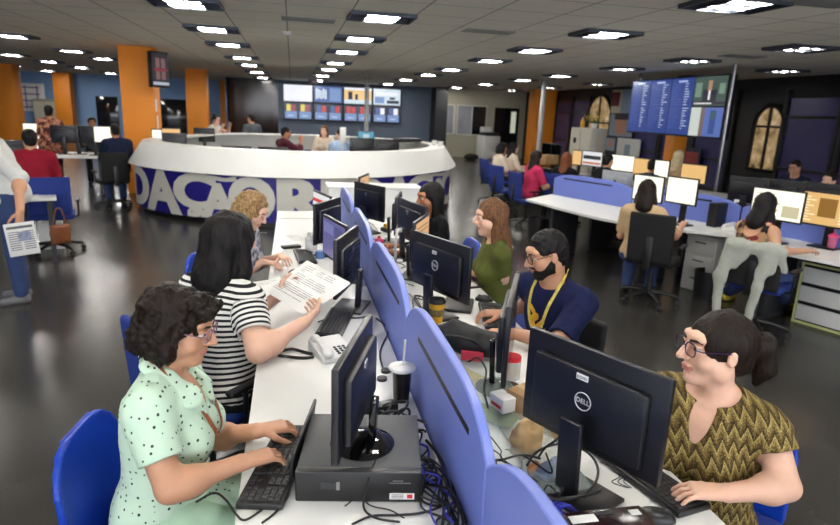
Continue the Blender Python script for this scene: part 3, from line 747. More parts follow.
def monitor(label, pos, face, w=.51, h=.31, zb=.115, screen=OFF, rects=(), smats=(), logo='ring', style=0, group='desk monitors', tilt=.0, sticker=True, base='rect', body=None, dx=0, apple=False):
    """pos: point under the stand; face: yaw so that the screen looks along local +y"""
    body = body or SCRBACK
    r = empty('monitor', pos, face, label, 'monitor', group); Z = zb + h / 2; T = rotx(tilt)
    X = lambda p: T @ (p - A(0, 0, Z)) + A(dx, .03, Z)
    m = MB(); m.box((0, 0, Z), (w, .022, h), bev=.005); m.box((0, -.022, Z - h * .04), (w * .80, .03, h * .72), bev=.012); m.build('casing', body, r, xf=X)
    if style == 1:
        v = MB()
        for i in range(9):
            for s in (-1, 1): v.box((s * w * .2, -.038, Z + h * .22 - i * .018), (w * .30, .003, .007))
        v.build('vent_slots', GLOSS, r, xf=X)
    m = MB(); O = A(w / 2 - .014, .0116, Z - h / 2 + .018); sw, sh = w - .028, h - .034
    m.quad([O + A(-sw * a, 0, sh * b) for a, b in ((0, 0), (1, 0), (1, 1), (0, 1))], 0)
    for i, (x0, y0, x1, y1, c) in enumerate(rects): m.quad([O + A(-sw * a, .0006 + .00002 * i, sh * b) for a, b in ((x0, y0), (x1, y0), (x1, y1), (x0, y1))], c)
    m.build('screen', [screen] + list(smats), r, xf=X)
    if logo == 'ring':
        m = MB(); c = A(-.0, -.0385, Z + h * .02); R = .027
        m.tube([c + A(R * math.cos(t), 0, R * math.sin(t)) for t in np.linspace(0, 2 * PI, 32, endpoint=False)], .0016, 6, closed=True)
        put_text(m, 'DELL', .021, c + A(0, -.0006, 0), (1, 0, 0), (0, 0, 1), bold=.0004); m.build('logo', LEGENDW, r, xf=X)
    elif logo == 'disc':
        m = MB(); c = A(0, -.0385, Z + h * .22); m.cyl(c, c + A(0, -.0015, 0), .016, n=24); m.build('logo', METAL, r, xf=X)
    elif logo == 'apple':
        m = MB(); c = A(0, -.0385, Z + .02)
        for g in (-1, 1): m.lathe([(0, 0), (.022, 0)], n=20)
        m = MB(); pts = [c + A(.030 * math.cos(t) * (1 - .10 * math.cos(2 * t) ** 2), 0, .034 * math.sin(t) - (.008 if abs(t - PI / 2) < .3 else 0)) for t in np.linspace(0, 2 * PI, 40, endpoint=False) if not (-.35 < t < .35)]
        m.add([p for p in pts], [tuple(range(len(pts)))]); m.quad([c + A(-.004, 0, .036), c + A(-.016, 0, .046), c + A(-.018, 0, .058), c + A(-.006, 0, .050)]); m.build('logo', GLOSS, r, xf=X)
    if sticker:
        m = MB(); c = A(-.01, -.0385, Z + h * .25)
        m.box(c, (.040, .001, .018)); 
        for i in range(9): m.box(c + A(-.016 + .004 * i, -.0008, -.001), (.0016 if i % 3 else .0024, .0004, .010), mi=1)
        m.build('inventory_sticker', [PAPER, INK], r, xf=X)
    nh = zb + h * .35 if style != 2 else zb + .09; m = MB(); m.box((dx * .5, -.045 if style != 2 else -.032, nh / 2 + .006), (.075 if style != 2 else .05, .022, nh), rotx(.05), bev=.006); m.build('stand_neck', GLOSS if style == 2 else SCRBACK, r)
    m = MB()
    if base == 'rect': m.box((0, 0, .007), (.24, .18, .014), bev=.005)
    else: m.lathe([(.0, .02), (.05, .018), (.092, .010), (.100, .004), (.098, 0)], n=40)
    m.build('stand_base', GLOSS if base != 'rect' else SCRBACK, r)
    return r
def face_to(dx, dy): return math.atan2(-dx, dy)          # yaw so that local +y looks along (dx,dy)
def keyboard(label, c, yaw, L=.445, W=.135):
    r = empty('keyboard', c, yaw, label, 'keyboard', 'computer keyboards'); t = .012
    MB().box((0, 0, t), (L, W, .020), rotx(.05), bev=.005).build('case', BLACKP, r)
    m = MB(); rr = random.Random(3); ky = W * .86 / 6
    for j in range(6):
        y = W * .43 - ky * (j + .5); x = -L * .48; z = t + .012 + y * .05
        xs = [(-.212, -.07, 15), (.066 - .136, .04, 0)]
        for x0, x1, nk in ((-L * .475, L * .18, 14), (L * .20, L * .305, 3), (L * .325, L * .475, 4)):
            if nk == 3 and j == 3: continue
            k = (x1 - x0) / nk; i = 0
            while i < nk:
                w = 1
                if nk == 14 and j == 5 and i == 4: w = 5
                elif nk == 14 and j in (3, 4) and i == 12: w = 2
                if nk == 3 and j == 4 and i != 1: i += 1; continue
                m.box((x0 + k * (i + w / 2), y, z), (k * w - .0022, ky - .0024, .006), bev=.0012, seg=1); i += w
    m.build('keys', KEYM, r); return r
def mouse(label, c, yaw, m=None):
    r = empty('computer_mouse', c, yaw, label, 'mouse', 'computer mice')
    f = Fld(); f.ell((0, 0, .008), (.031, .056, .030)); f.fn(lambda P: -P[..., 2] + .001, (0, 0, 0), 1, 'i', .003)
    sdf_obj('shell', f, .004, m or BLACKP, r)
    MB().cyl((-.004, .03, .030), (.004, .03, .030), .010, n=14).build('wheel', DGREY, r); return r
def wire(name, label, P, r=.0032, m=None, group='loose desk cables', n=8, cat='cable'):
    o = MB().tube(spline(P, n), r, 7).build(name, m or CABLE); return tag(o, label, cat, group)
def sheet(mb, c, w, h, yaw, z=0, mi=0): mb.box(A(c[0], c[1], c[2] + z), (w, h, .0008), rotz(yaw), mi)

# ------------------------------------------------------------------ office chair
def chair_proto(backm, seatm, plastic, style, bz=.72, bh=.22):
    r = empty('office_chair', (0, 0, 0), 0, None, None, 'office chairs')
    f = Fld(); f.rbox((0, .02, .455), (.235, .225, .035), .034, warp=lambda q: q - np.stack([0 * q[..., 0], 0 * q[..., 0], -.10 * np.maximum(0, q[..., 1] - .10) ** 1.5 + .10 * q[..., 0] ** 2], -1))
    sdf_obj('seat', f, .010, seatm, r)
    f = Fld()
    if style == 'shell':
        def wp(q):
            z = q[..., 2]; y = q[..., 1] - .42 * q[..., 0] ** 2 + .10 * (z + .05) - .25 * np.maximum(0, -z - .05) ** 2
            return np.stack([q[..., 0] / (1.02 - .9 * np.maximum(0, z - .05) ** 1.6), y, z], -1)
        f.fn(lambda P: (lambda q: np.maximum(np.linalg.norm(np.maximum(np.abs(q[..., [0, 2]]) - A(.085, .105), 0), axis=-1) - .13, np.abs(q[..., 1]) - .012))(wp(P - A(0, -.245, .60))), (0, -.245, .60), .36, 'u', .01)
    else:
        def wp(q): return np.stack([q[..., 0], q[..., 1] - .35 * q[..., 0] ** 2 + .08 * q[..., 2], q[..., 2]], -1)
        f.rbox((0, -.25, bz), (.22, .022, bh), .02, warp=wp)
    sdf_obj('backrest', f, .009, backm, r)
    MB().box((0, -.275, .57), (.07, .02, .34), rotx(-.06), bev=.008).box((0, -.17, .425), (.07, .22, .025), bev=.006).build('back_support', plastic, r)
    MB().cyl((0, 0, .10), (0, 0, .30), .028, n=16).cyl((0, 0, .28), (0, 0, .43), .017, n=14).box((0, 0, .418), (.2, .2, .02), bev=.005).build('gas_column', BLACKP, r)
    b = MB(); cs = []
    for i in range(5):
        a = 2 * PI * i / 5 + .3; d = A(math.cos(a), math.sin(a), 0); b.tube([d * .02 + A(0, 0, .115), d * .16 + A(0, 0, .105), d * .30 + A(0, 0, .075)], [.026, .021, .015], 8); cs.append(d * .30)
    bo = b.build('star_base', BLACKP, r)
    for d in cs:
        t = unit(np.cross(d, A(0, 0, 1))); MB().cyl(d + A(0, 0, .028) - t * .02, d + A(0, 0, .028) + t * .02, .027, n=14).cyl(d + A(0, 0, .045), d + A(0, 0, .075), .008, n=8).build('caster', BLACKP, bo)
    for g in (-1, 1):
        if style == 'shell': continue
        m = MB(); m.tube([A(.17 * g, -.02, .42), A(.27 * g, -.02, .44), A(.275 * g, -.02, .62)], .012, 8); m.box((.275 * g, .0, .635), (.05, .24, .025), bev=.01); m.build('armrest', plastic, r)
    return r
CH_BLUE = chair_proto(BLUECH, BLUEFAB, BLACKP, 'shell'); CH_FAB = chair_proto(BLUEFAB, BLUEFAB, BLACKP, 'pad'); CH_BLK = chair_proto(BLKFAB, BLKFAB, BLACKP, 'pad', .72, .25); CH_LOW = chair_proto(BLKFAB, BLUEFAB, BLACKP, 'pad', .65, .19)
used = set()
def seat_chair(pr, proto, label, back=.06, dyaw=0., dx=0.):
    yw = pr.rotation_euler.z; return chair(proto, pr.location[0] + dx + math.sin(yw) * back, pr.location[1] - math.cos(yw) * back, yw + dyaw, label)
def chair(proto, x, y, yaw, label):
    if proto.name in used: o = copy_tree(proto)
    else: o = proto; used.add(proto.name)
    o.location = (x, y, 0); o.rotation_euler = (0, 0, yaw); tag(o, label, 'chair', 'office chairs'); return o
# ------------------------------------------------------------------ the shared bench in front
TZ = .74; XE0, XE1, XP = -.165, 1.205, .485; Y0, Y1 = .12, 6.15
r = empty('bench_desk', (XP, 3.1, 0), 0, 'long white double-sided bench desk split by the blue partition', 'desk')
def lc(p): return A(*p) - A(XP, 3.1, 0)
pts = [(XE0, Y0), (.465, Y0), (.465, Y1), (XE0, Y1)]
m = MB(); m.box(lc(((XE0 + .462) / 2, (Y0 + Y1) / 2, TZ - .014)), (.462 - XE0, Y1 - Y0, .028), bev=.004); m.build('worktop', WHITE, r)
m = MB(); m.box(lc(((XE1 + .508) / 2, (Y0 + Y1) / 2, TZ - .014)), (XE1 - .508, Y1 - Y0, .028), bev=.004); m.build('worktop', WHITE, r)
m = MB(); m.box(lc((XP, (Y0 + Y1) / 2, TZ - .10)), (.046, Y1 - Y0, .12)); m.build('cable_tray', DGREY, r)
for y in np.arange(Y0 + .05, Y1, 1.25):
    for x in ((XE0 + .14, XP)): 
        m = MB(); m.box(lc((x, y, (TZ - .03) / 2)), (.06, .05, TZ - .03), bev=.004); m.box(lc((x, y, .012)), (.10, .10, .024)); m.build('leg', METAL, r)
    m = MB(); m.box(lc((XE1 - .14, y, (TZ - .03) / 2)), (.06, .05, TZ - .03), bev=.004); m.box(lc((XE1 - .14, y, .012)), (.10, .10, .024)); m.build('leg', METAL, r)
# wavy blue dividers
def divider(p0, d, L, label, zl=.985, zp=1.115, z0=.66, th=.030, group='blue desk dividers', nslot=1):
    d = unit(A(d[0], d[1], 0)); nrm = A(-d[1], d[0], 0)
    r = empty('desk_divider', (p0[0], p0[1], 0), 0, label, 'divider', group)
    top = [(L * t, zl + (zp - zl) * (1 - abs(2 * t - 1) ** 4.5)) for t in np.linspace(0, 1, 33)]
    pts = [(0.002, z0)] + [(min(max(u, .002), L - .002), z) for u, z in top] + [(L - .002, z0)]
    bm = MB().prism([p for p in pts], lambda u, z: d * u + A(0, 0, z) - nrm * th / 2, nrm * th); o = bm.build('panel', PERI, r)
    b = o.modifiers.new('edge', 'BEVEL'); b.width = .006; b.segments = 2; b.limit_method = 'ANGLE'
    for s in (-1, 1):
        MB().box(d * (L * .45) + nrm * s * (th / 2 + .0008) + A(0, 0, .995), (L * .62, .0016, .020), np.stack([d, nrm, A(0, 0, 1)], 1)).build('slot', SLOT, r)
    return r
for i, (y, lb) in enumerate(((.02, 'blue desk divider panel nearest the camera, cut off by the bottom edge'), (1.275, 'blue desk divider panel beside the tower case and the cup with straw'), (2.40, 'blue desk divider panel beside the white telephone'),
                             (3.65, 'blue desk divider panel between the curly-haired person and the olive-shirt person'), (4.90, 'blue desk divider panel at the far end of the long bench'))):
    divider((XP, y), (0, 1), (1.255, 1.125, 1.25, 1.25, 1.25)[i], lb)

# ---- left side of the bench
K1 = (onz(237, 507, .75) + onz(288, 426, .75) + onz(279, 511, .75) + onz(307, 428, .75)) / 4
kd = onz(297, 427, .75) - onz(258, 509, .75)
keyboard('black keyboard under the hands of the person in the dotted dress', (K1[0], K1[1], TZ), math.atan2(kd[1], kd[0]) + PI)
# desktop case
cy = math.radians(-9); c0 = A(.205, 1.69, 0)
r = empty('desktop_computer', (c0[0], c0[1], TZ), cy, 'dark grey desktop computer case lying flat under the nearest left monitor', 'computer')
CW, CD, CH = .362, .34, .098
CASEM = mat('dark grey computer case', rgb(62, 64, 67), .45, fine=700)
MB().box((0, .01, CH / 2 + .004), (CW, CD - .02, CH - .008), bev=.004).build('case', CASEM, r)
MB().box((0, -CD / 2 + .008, CH / 2 + .003), (CW + .004, .03, CH), bev=.006).build('front_bezel', BLACKP, r)
m = MB(); 
for s in (-1, 1):
    for t in (-1, 1): m.cyl((s * .14, t * .14, 0), (s * .14, t * .14, .008), .014, n=12)
m.build('rubber_feet', BLACKP, r)
m = MB(); yb = -CD / 2 - .0075
m.box((.125, yb, .040 - .016), (.072, .001, .020)); 
for i in range(3): m.box((.112, yb - .0006, .029 - .005 * i), (.035, .0004, .002), mi=1)
m.box((.148, yb - .0006, .024), (.016, .0004, .013), mi=2); m.build('asset_label', [PAPER, INK, REDP], r)
m = MB(); m.box((-.088, yb, .056), (.044, .001, .020)); m.box((-.060, yb, .056), (.010, .001, .026), mi=1); m.build('front_ports', [DGREY, METAL], r)
m = MB(); m.box((.112, yb, .074), (.030, .0006, .003)); m.box((.118, yb, .067), (.062, .0006, .003)); m.build('lettering', METAL, r)
m = MB()
for i in range(4): m.box((.05 + .035 * i, CD / 2 + .001, .05), (.024, .012, .014))
m.build('rear_sockets', DGREY, r)
for i, (px, py) in enumerate(((422, 455), (424, 473))):
    p = onz(px, py, TZ + .055 - .018 * i); q = A(.355, p[1], p[2])
    m = MB(); m.box(q + A(.012, 0, 0), (.036, .034, .014), bev=.002); tag(m.build('video_plug', BLUEPL), ('upper' if i == 0 else 'lower') + ' blue video plug on the right side of the desktop computer case', 'plug', 'blue video plugs')
pa, pb = onz(295, 471, .80), onz(317, 413, .80)
m = MB(); d = unit((pb - pa) * A(1, 1, 0)); c = (pa + pb) / 2; m.box((c[0] - .012, c[1], TZ + .060), (.009, .35, .118), np.stack([np.cross(d, A(0, 0, 1)), d, A(0, 0, 1)], 1) @ roty(.12), bev=.003)
tag(m.build('tablet', BLACKP), 'thin black tablet-like panel leaning against the left side of the computer case', 'tablet')
# monitors, left row
def mon2(label, nt, ft, zt, h, w=None, back=True, toward=None, **kw):
    """nt, ft: pixels of the two upper corners, both at height zt; toward: rough direction of the screen's look"""
    a, b = onz(*nt, zt), onz(*ft, zt); c = (a + b) / 2; d = unit((b - a) * A(1, 1, 0)); nrm = A(-d[1], d[0], 0)
    if nrm @ A(toward[0], toward[1], 0) < 0: nrm = -nrm
    z0 = kw.pop('z0', TZ)
    return monitor(label, (c[0] - nrm[0] * .03, c[1] - nrm[1] * .03, z0), face_to(nrm[0], nrm[1]), w or np.linalg.norm(b - a), h, zt - h - z0, **kw)
mon2('black monitor standing on the desktop computer case, seen from its back', (333, 373), (371, 312), 1.185, .285, .46, toward=(-1, .3), z0=TZ + .098, logo='disc', base='round', style=2)
LILAC = em(96, 96, 150, .9); WEB = em(226, 226, 228, 1.0); TANS = em(222, 178, 130, .95); SCRW = em(250, 246, 226, 1.25); SCRT = em(232, 186, 118, 1.0); LN = em(150, 150, 165, .8); REDS = em(214, 60, 60, .9); BLUES = em(60, 100, 200, .9)
mon2('black monitor with vented back beside the papers held by the striped-shirt person', (335, 240), (357, 225), 1.18, .33, .45, toward=(-1, .35), logo='disc', style=1, sticker=False)
mon2('monitor with a lilac screen facing the curly-haired person', (323, 213), (349, 227), 1.15, .28, .46, toward=(-1, -.3), screen=LILAC, rects=[(.04, .62, .5, .9, 1), (.55, .3, .95, .9, 2)], smats=[em(120, 120, 176, .9), em(76, 78, 130, .9)], logo=None, sticker=False)
mon2('plain black monitor back standing behind the lilac screen', (315, 204), (339, 197), 1.16, .31, .46, toward=(-1, .3), logo=None, sticker=False)
mon2('monitor showing a pale web page with a red bar, far end of the left desk', (311, 188), (335, 198), 1.15, .29, .46, toward=(-1, -.3), screen=WEB, rects=[(0, .70, 1, .82, 1), (.1, .2, .5, .55, 2), (.6, .2, .9, .6, 3)], smats=[REDS, em(120, 120, 130, .8), em(232, 150, 140, .9)], logo=None, sticker=False)
# right row
mon2('large black monitor with ring logo, seen from behind, nearest on the right', (535, 327), (671, 379), 1.2, .315, .485, toward=(.9, .4))
mon2('black monitor seen nearly edge-on in front of the person with the lanyard', (510, 304), (517, 275), 1.18, .32, .50, toward=(1, -.3), logo=None, sticker=False, base='round', style=2)
mon2('black monitor with ring logo, seen from behind, in front of the olive-shirt person', (415, 230), (472, 248), 1.18, .31, .515, toward=(.9, .4))
mon2('monitor with a tan screen seen edge-on beside the olive-shirt person monitor', (413, 223), (429, 212), 1.16, .31, .42, toward=(.9, -.5), screen=TANS, rects=doc_rects(8, 2), smats=[em(180, 130, 90, .8)], logo=None, sticker=False)
mon2('black monitor back in front of the person with very long black hair', (397, 196), (430, 208), 1.18, .31, .50, toward=(.9, .4), logo='disc')
mon2('black monitor back with disc logo at the far end of the partition', (355, 181), (385, 187), 1.19, .32, .47, toward=(.8, .5), logo='disc', sticker=False)
mon2('small monitor with a tan page rising behind the far black monitor', (356, 178), (371, 172), 1.2, .3, .40, toward=(.5, -.9), screen=TANS, rects=doc_rects(6, 4), smats=[em(170, 120, 90, .8)], logo=None, sticker=False)
mon2('dark narrow monitor beside the pink gadget right of the partition', (395, 199), (402, 190), 1.16, .32, .42, toward=(1, -.6), logo=None, sticker=False)
# cup with straw
r = empty('drink_cup', onz(401, 400, TZ), 0, 'black paper cup with white lid and straw left of the partition', 'cup')
MB().lathe([(.0, 0), (.030, 0), (.0315, .01), (.038, .135)], n=28).build('cup', mat('black coated paper', rgb(22, 20, 20), .35), r)
MB().lathe([(.050, .132), (.054, .138), (.050, .145), (.030, .152), (0, .153)], n=28).build('lid', WHITEP, r)
MB().cyl((.004, 0, .15), (.010, .008, .25), .0042, n=8).build('straw', WHITEP, r)
# telephone
pc = onz(332, 354, TZ); fdv = unit((onz(350, 343, TZ) - onz(322, 360, TZ)))
r = empty('telephone', pc, face_to(-.35, 1) , 'white desk telephone between the striped-shirt person and the cup', 'telephone')
m = MB(); m.prism([(-.10, 0), (.10, 0), (.10, .055), (.02, .045), (-.10, .022)], lambda u, z: A(-.08, u, z), (.16, 0, 0)); o = m.build('base', WHITEP, r); b = o.modifiers.new('bevel', 'BEVEL'); b.width = .006; b.segments = 3
m = MB()
for i in range(3):
    for j in range(4): m.box((.005 + i * .022, -.075 + j * .020, .033 + .0019 * j), (.014, .012, .006), bev=.002)
m.build('keypad', DGREY, r)
f = Fld(); f.cone((-.052, -.07, .050), (-.052, .07, .066), .012, k=.01, flat=(A(0, 0, 1), .8)); f.ell((-.052, -.08, .040), (.024, .030, .018), k=.02); f.ell((-.052, .08, .056), (.024, .030, .018), k=.02)
sdf_obj('handset', f, .004, WHITEP, r)
P = [onz(*q, TZ + .008) for q in ((314, 357), (302, 358), (290, 357), (278, 355), (281, 351), (292, 349), (304, 352), (312, 354))]; Q = spline(P, 10); H_ = []
for i, p in enumerate(Q): 
    for k in range(4): 
        a = (i * 4 + k) * PI / 2; t = unit(Q[min(i + 1, len(Q) - 1)] - Q[max(i - 1, 0)]); n_ = np.cross(t, A(0, 0, 1)); pp = p if i == len(Q) - 1 else p + (Q[i + 1] - p) * k / 4
        H_.append(pp + .0062 * (math.cos(a) * n_ + math.sin(a) * A(0, 0, 1)))
tag(MB().tube(H_, .0026, 5).build('coiled_cord', CABLE), 'black coiled telephone cord lying left of the white telephone', 'cord')
# second keyboard, mice, papers
kc = (onz(345, 342, .75) + onz(322, 316, .75)) / 2
keyboard('black keyboard below the papers held by the striped-shirt person', (kc[0] + .02, kc[1] + .08, TZ), face_to(-.95, .25), L=.42)
mouse('black computer mouse by the hands of the curly-haired person', onz(296, 274, TZ), -1.2)
kc = onz(305, 258, TZ); keyboard('dark keyboard in front of the curly-haired person', kc, face_to(-1, -.1), L=.40)
m = MB(); p = onz(291, 248, TZ); m.box(p + A(0, 0, .012), (.07, .15, .022), rotz(-1.2), bev=.005); tag(m.build('cordless_phone', BLACKP), 'small black phone lying beyond the curly-haired person keyboard', 'phone')
def paper_thing(label, c, w, h, yaw, lines=10, n=1, group='loose papers'):
    r = empty('paper_sheet', c, yaw, label, 'paper', group); m = MB(); m.box((0, 0, .0006 * n), (w, h, .0012 * n)); m.build('sheet', PAPER, r)
    if lines:
        rr = random.Random(int(c[0] * 977 + c[1] * 131)); m = MB()
        for i in range(lines):
            l = w * .8 * rr.uniform(.5, 1); y = h * .42 - h * .84 * i / lines; m.box((-w * .4 + l / 2, y, .0012 * n + .0003), (l, h * .012, .0003))
        m.build('printed_lines', INK, r)
    return r
paper_thing('white printed sheets lying flat under the hands of the curly-haired person', onz(270, 285, TZ), .21, .297, -1.1, 12, 3)
paper_thing('stack of white paper below the held document of the striped-shirt person', onz(262, 300, TZ), .21, .297, -.5, 0, 8)
paper_thing('single white sheet near the far monitors on the left desk', onz(300, 238, TZ), .21, .297, .3, 10)
# bottles beside the lilac monitor
for i, (px, py, h, lb) in enumerate(((309, 253, .17, 'clear pump bottle left of the plain black monitor'), (314, 250, .14, 'smaller clear bottle left of the plain black monitor'))):
    r = empty('bottle', onz(px, py, TZ), 0, lb, 'bottle', 'clear bottles'); MB().lathe([(0, 0), (.028, .002), (.030, .02), (.030, h * .68), (.014, h * .8), (.012, h * .84)], n=20).build('bottle_body', CLEAR, r)
    MB().lathe([(.016, h * .82), (.016, h * .95), (.008, h), (0, h)], n=16).build('cap', WHITEP, r)
f = MB(); p = onz(320, 258, TZ); f.lathe([(0, 0), (.034, 0), (.036, .05), (.030, .055), (0, .056)], tuple(p), 20); tag(f.build('cap_lid', mat('light blue plastic', rgb(90, 132, 190), .4)), 'light blue round lid beside the lilac monitor', 'lid')
# end-of-bench furniture
def cabinet(name, label, c, size, yaw, nd=0, handle=True, m_=WHITE, group=None, cat='cabinet', edge=None):
    r = empty(name, c, yaw, label, cat, group); w, d, h = size
    MB().box((0, 0, h / 2), (w, d, h), bev=.004).build('body', m_, r); MB().box((0, 0, h + .012), (w + .03, d + .03, .024), bev=.004).build('top', edge or m_, r)
    for i in range(nd):
        z = h * (i + .5) / nd; dr = MB().box((0, -d / 2 - .008, z), (w - .03, .016, h / nd - .03), bev=.003).build('drawer', m_, r)
        MB().box((0, -d / 2 - .024, z + h / nd * .22), (w * .35, .014, .012), bev=.003).build('handle', DGREY, dr)
    return r
cabinet('low_cabinet', 'white cabinet standing between the far end of the bench and the round counter', (1.0, 7.55, 0), (1.15, .42, .90), 0)
cabinet('side_table', 'low white side cabinet closing the far left end of the bench', (.06, 6.42, 0), (.42, .40, .715), 0)

# ---- right side of the bench
r = empty('glass_plate', (.70, 2.12, TZ), 0, 'clear glass plate lying along the right desk beside the partition', 'glass plate')
MB().box((0, 0, .026), (.36, 1.35, .007), bev=.001).build('pane', GLASS, r)
m = MB()
for s in (-1, 1):
    for t in (-1, 0, 1): m.cyl((s * .15, t * .6, 0), (s * .15, t * .6, .0225), .012, n=12)
m.build('spacer', METAL, r); MB().box((.1806, 0, .026), (.0015, 1.35, .006)).build('edge', GLASSEDGE, r)
rr = random.Random(5)
PC = [mat('green leaflet', rgb(128, 150, 84), .6, var=.4, vs=60), mat('newsprint', rgb(196, 194, 184), .7, var=.2, vs=90), mat('yellowish leaflet', rgb(206, 190, 120), .6, var=.2, vs=40), PAPER]
for i, (lb, x, y, w, h, a, k) in enumerate((('green leaflet under the glass plate near the black bag', .62, 2.52, .16, .21, .3, 0), ('newsprint clipping under the glass plate by the edge-on monitor', .64, 2.05, .20, .25, -.2, 1), ('yellowish leaflet under the glass plate by the pink box', .72, 2.30, .14, .20, .5, 2), ('white sheet under the glass plate nearest the cardboard box', .63, 1.72, .15, .21, .1, 3), ('green leaflet under the glass plate beside the small white box', .74, 1.95, .12, .17, .8, 0), ('yellowish leaflet under the glass plate nearest the partition', .59, 2.28, .10, .15, -.4, 2))):
    o = MB().box((x, y, TZ + .002 + .0016 * i), (w, h, .0015), rotz(a)).build('leaflet', PC[k]); tag(o, lb, 'paper', 'papers under the glass')
gz = TZ + .0295
K2 = (onz(612, 450, .75) + onz(695, 505, .75) + onz(650, 513, .75) + onz(580, 452, .75)) / 4
keyboard('black keyboard in front of the person in the gold patterned blouse', (1.085, 1.53, TZ), face_to(.97, .24) + PI, L=.44)
mouse('black computer mouse at the bottom edge, below the near right keyboard', onz(655, 520, TZ), -2.0)
# device at the bottom edge
a, b = onz(552, 512, TZ + .07), onz(640, 503, TZ + .07); c = (a + b) / 2
r = empty('projector_box', (c[0] + .01, c[1] - .07, TZ), math.atan2((b - a)[1], (b - a)[0]), 'black and maroon electronic box with white labels at the bottom edge', 'electronic box')
MB().box((0, 0, .035), (.235, .13, .07), bev=.006).build('case', mat('black maroon lacquer', rgb(34, 12, 18), .2), r)
MB().box((-.07, .03, .0705), (.075, .030, .001)).build('white_label', PAPER, r); MB().box((.085, .035, .0705), (.03, .022, .001)).build('white_label', PAPER, r); m = MB(); m.box((0, .045, .0705), (.05, .014, .002)); m.build('buttons', DGREY, r)
m = MB()
for i in range(7): p = onz(545 + 4 * i % 22, 512 + 3 * (i % 3), TZ + .02); m.tube(spline([p + A(-.03, .01 * (i % 3), .0), p + A(0, 0, .02 + .004 * i), p + A(.04, -.015 + .005 * i, .006)], 6), .005, 7)
tag(m.build('cable_bundle', CABLEB), 'bright blue bundled cable left of the maroon box', 'cable')
# cups, boxes, bag
r = empty('drink_cup', onz(436, 322, TZ), 0, 'yellow cup with black lid in front of the olive-shirt person monitor', 'cup')
MB().lathe([(0, 0), (.034, 0), (.044, .115)], n=26).build('cup', YELLOW, r); MB().lathe([(.047, .112), (.048, .122), (.042, .135), (0, .138)], n=26).build('lid', BLACKP, r); MB().lathe([(.0385, .04), (.0420, .080), (.0418, .0805)], n=26).build('sleeve', mat('printed sleeve', rgb(120, 100, 60), .6, var=.5, vs=90), r)
p = onz(463, 352, gz); r = empty('bag', p, -.5, 'slumped black laptop bag in front of the edge-on monitor', 'bag')
f = Fld(); f.rbox((0, 0, .045), (.17, .055, .043), .035, R=roty(.08)); f.cone((-.14, 0, .03), (-.05, .01, .105), .03, .035, k=.05); f.cone((-.05, .01, .10), (.14, .01, .09), .035, .025, k=.05); f.fn(lambda P: -P[..., 2] + .001, (0, 0, 0), 1, 'i', .003)
sdf_obj('bag_body', f, .007, mat('black nylon', rgb(22, 22, 25), .55, fine=300), r, disp=lambda P: .008 * vnoise(P, 22), amp=.01); MB().tube(spline([(-.12, -.05, .05), (-.06, -.085, .10), (.04, -.085, .10), (.11, -.05, .05)], 8), .007, 8).build('handle', BLACKP, r)
def boxy(name, label, c, size, yaw, m_, flap=True, cat='box'):
    r = empty(name, c, yaw, label, cat); w, d, h = size
    MB().box((0, 0, h / 2), size, bev=.002).build('body', m_, r)
    if flap: MB().box((0, 0, h + .0006), (w * .98, .03, .001)).box((0, -d / 2 - .0006, h * .82), (.03, .001, h * .36)).build('tape', mat('packing tape', rgb(190, 164, 120), .3), r)
    return r
boxy('small_box', 'pink red box between the black bag and the edge-on monitor', onz(472, 358, gz), (.10, .07, .035), -.3, mat('pink red card', rgb(214, 60, 86), .5), False)
r = boxy('small_box', 'small white box left of the cardboard box', onz(502, 408, gz), (.06, .085, .055), .3, PAPER, False); m = MB(); m.box((-.0305, 0, .02), (.001, .06, .012)); m.build('print', REDP, r)
boxy('cardboard_box', 'brown cardboard box behind the large right monitor', onz(538, 432, TZ) + A(.05, .05, 0), (.30, .12, .10), 2.05, CARD)
p = onz(520, 452, TZ) + A(.02, .0, 0); r = empty('paper_bag', p, .5, 'crumpled brown paper bag below the cardboard box', 'bag')
f = Fld(); f.rbox((0, 0, .045), (.05, .034, .045), .006); f.rbox((0, 0, .095), (.046, .010, .03), .006, k=.03); sdf_obj('bag_body', f, .005, KRAFT, r, disp=lambda P: .006 * vnoise(P, 40), amp=.008)
p = onz(511, 378, gz); r = empty('jar', p, 0, 'clear jar with red lid behind the edge-on monitor', 'jar'); MB().lathe([(0, 0), (.036, 0), (.038, .01), (.038, .075), (.032, .085)], n=24).build('glass_body', CLEAR, r); MB().lathe([(.0, .02), (.034, .02), (.034, .05), (0, .051)], n=20).build('contents', mat('pale biscuits', rgb(206, 190, 150), .7, var=.3, vs=120), r); MB().lathe([(.037, .083), (.037, .1), (.034, .103), (0, .103)], n=24).build('lid', REDP, r)
f = Fld(); p = onz(548, 478, TZ); f.ell(p + A(0, 0, .02), (.05, .035, .025)); f.ell(p + A(.03, .02, .03), (.03, .03, .025), k=.03)
tag(sdf_obj('plastic_bag', f, .005, mat('pale blue plastic film', rgb(170, 186, 210), .2, trans=.35), disp=lambda P: .008 * vnoise(P, 50), amp=.01), 'crumpled pale blue plastic bag left of the large monitor stand', 'bag')
f = Fld(); p = onz(533, 475, TZ); f.ell(p + A(0, 0, .02), (.022, .022, .022)); f.ell(p + A(.012, .01, .025), (.016, .016, .016), k=.01)
tag(sdf_obj('snack_bag', f, .004, mat('amber wrapper', rgb(170, 110, 60), .35), disp=lambda P: .005 * vnoise(P, 60), amp=.008), 'small amber wrapper ball beside the pale blue plastic bag', 'wrapper')
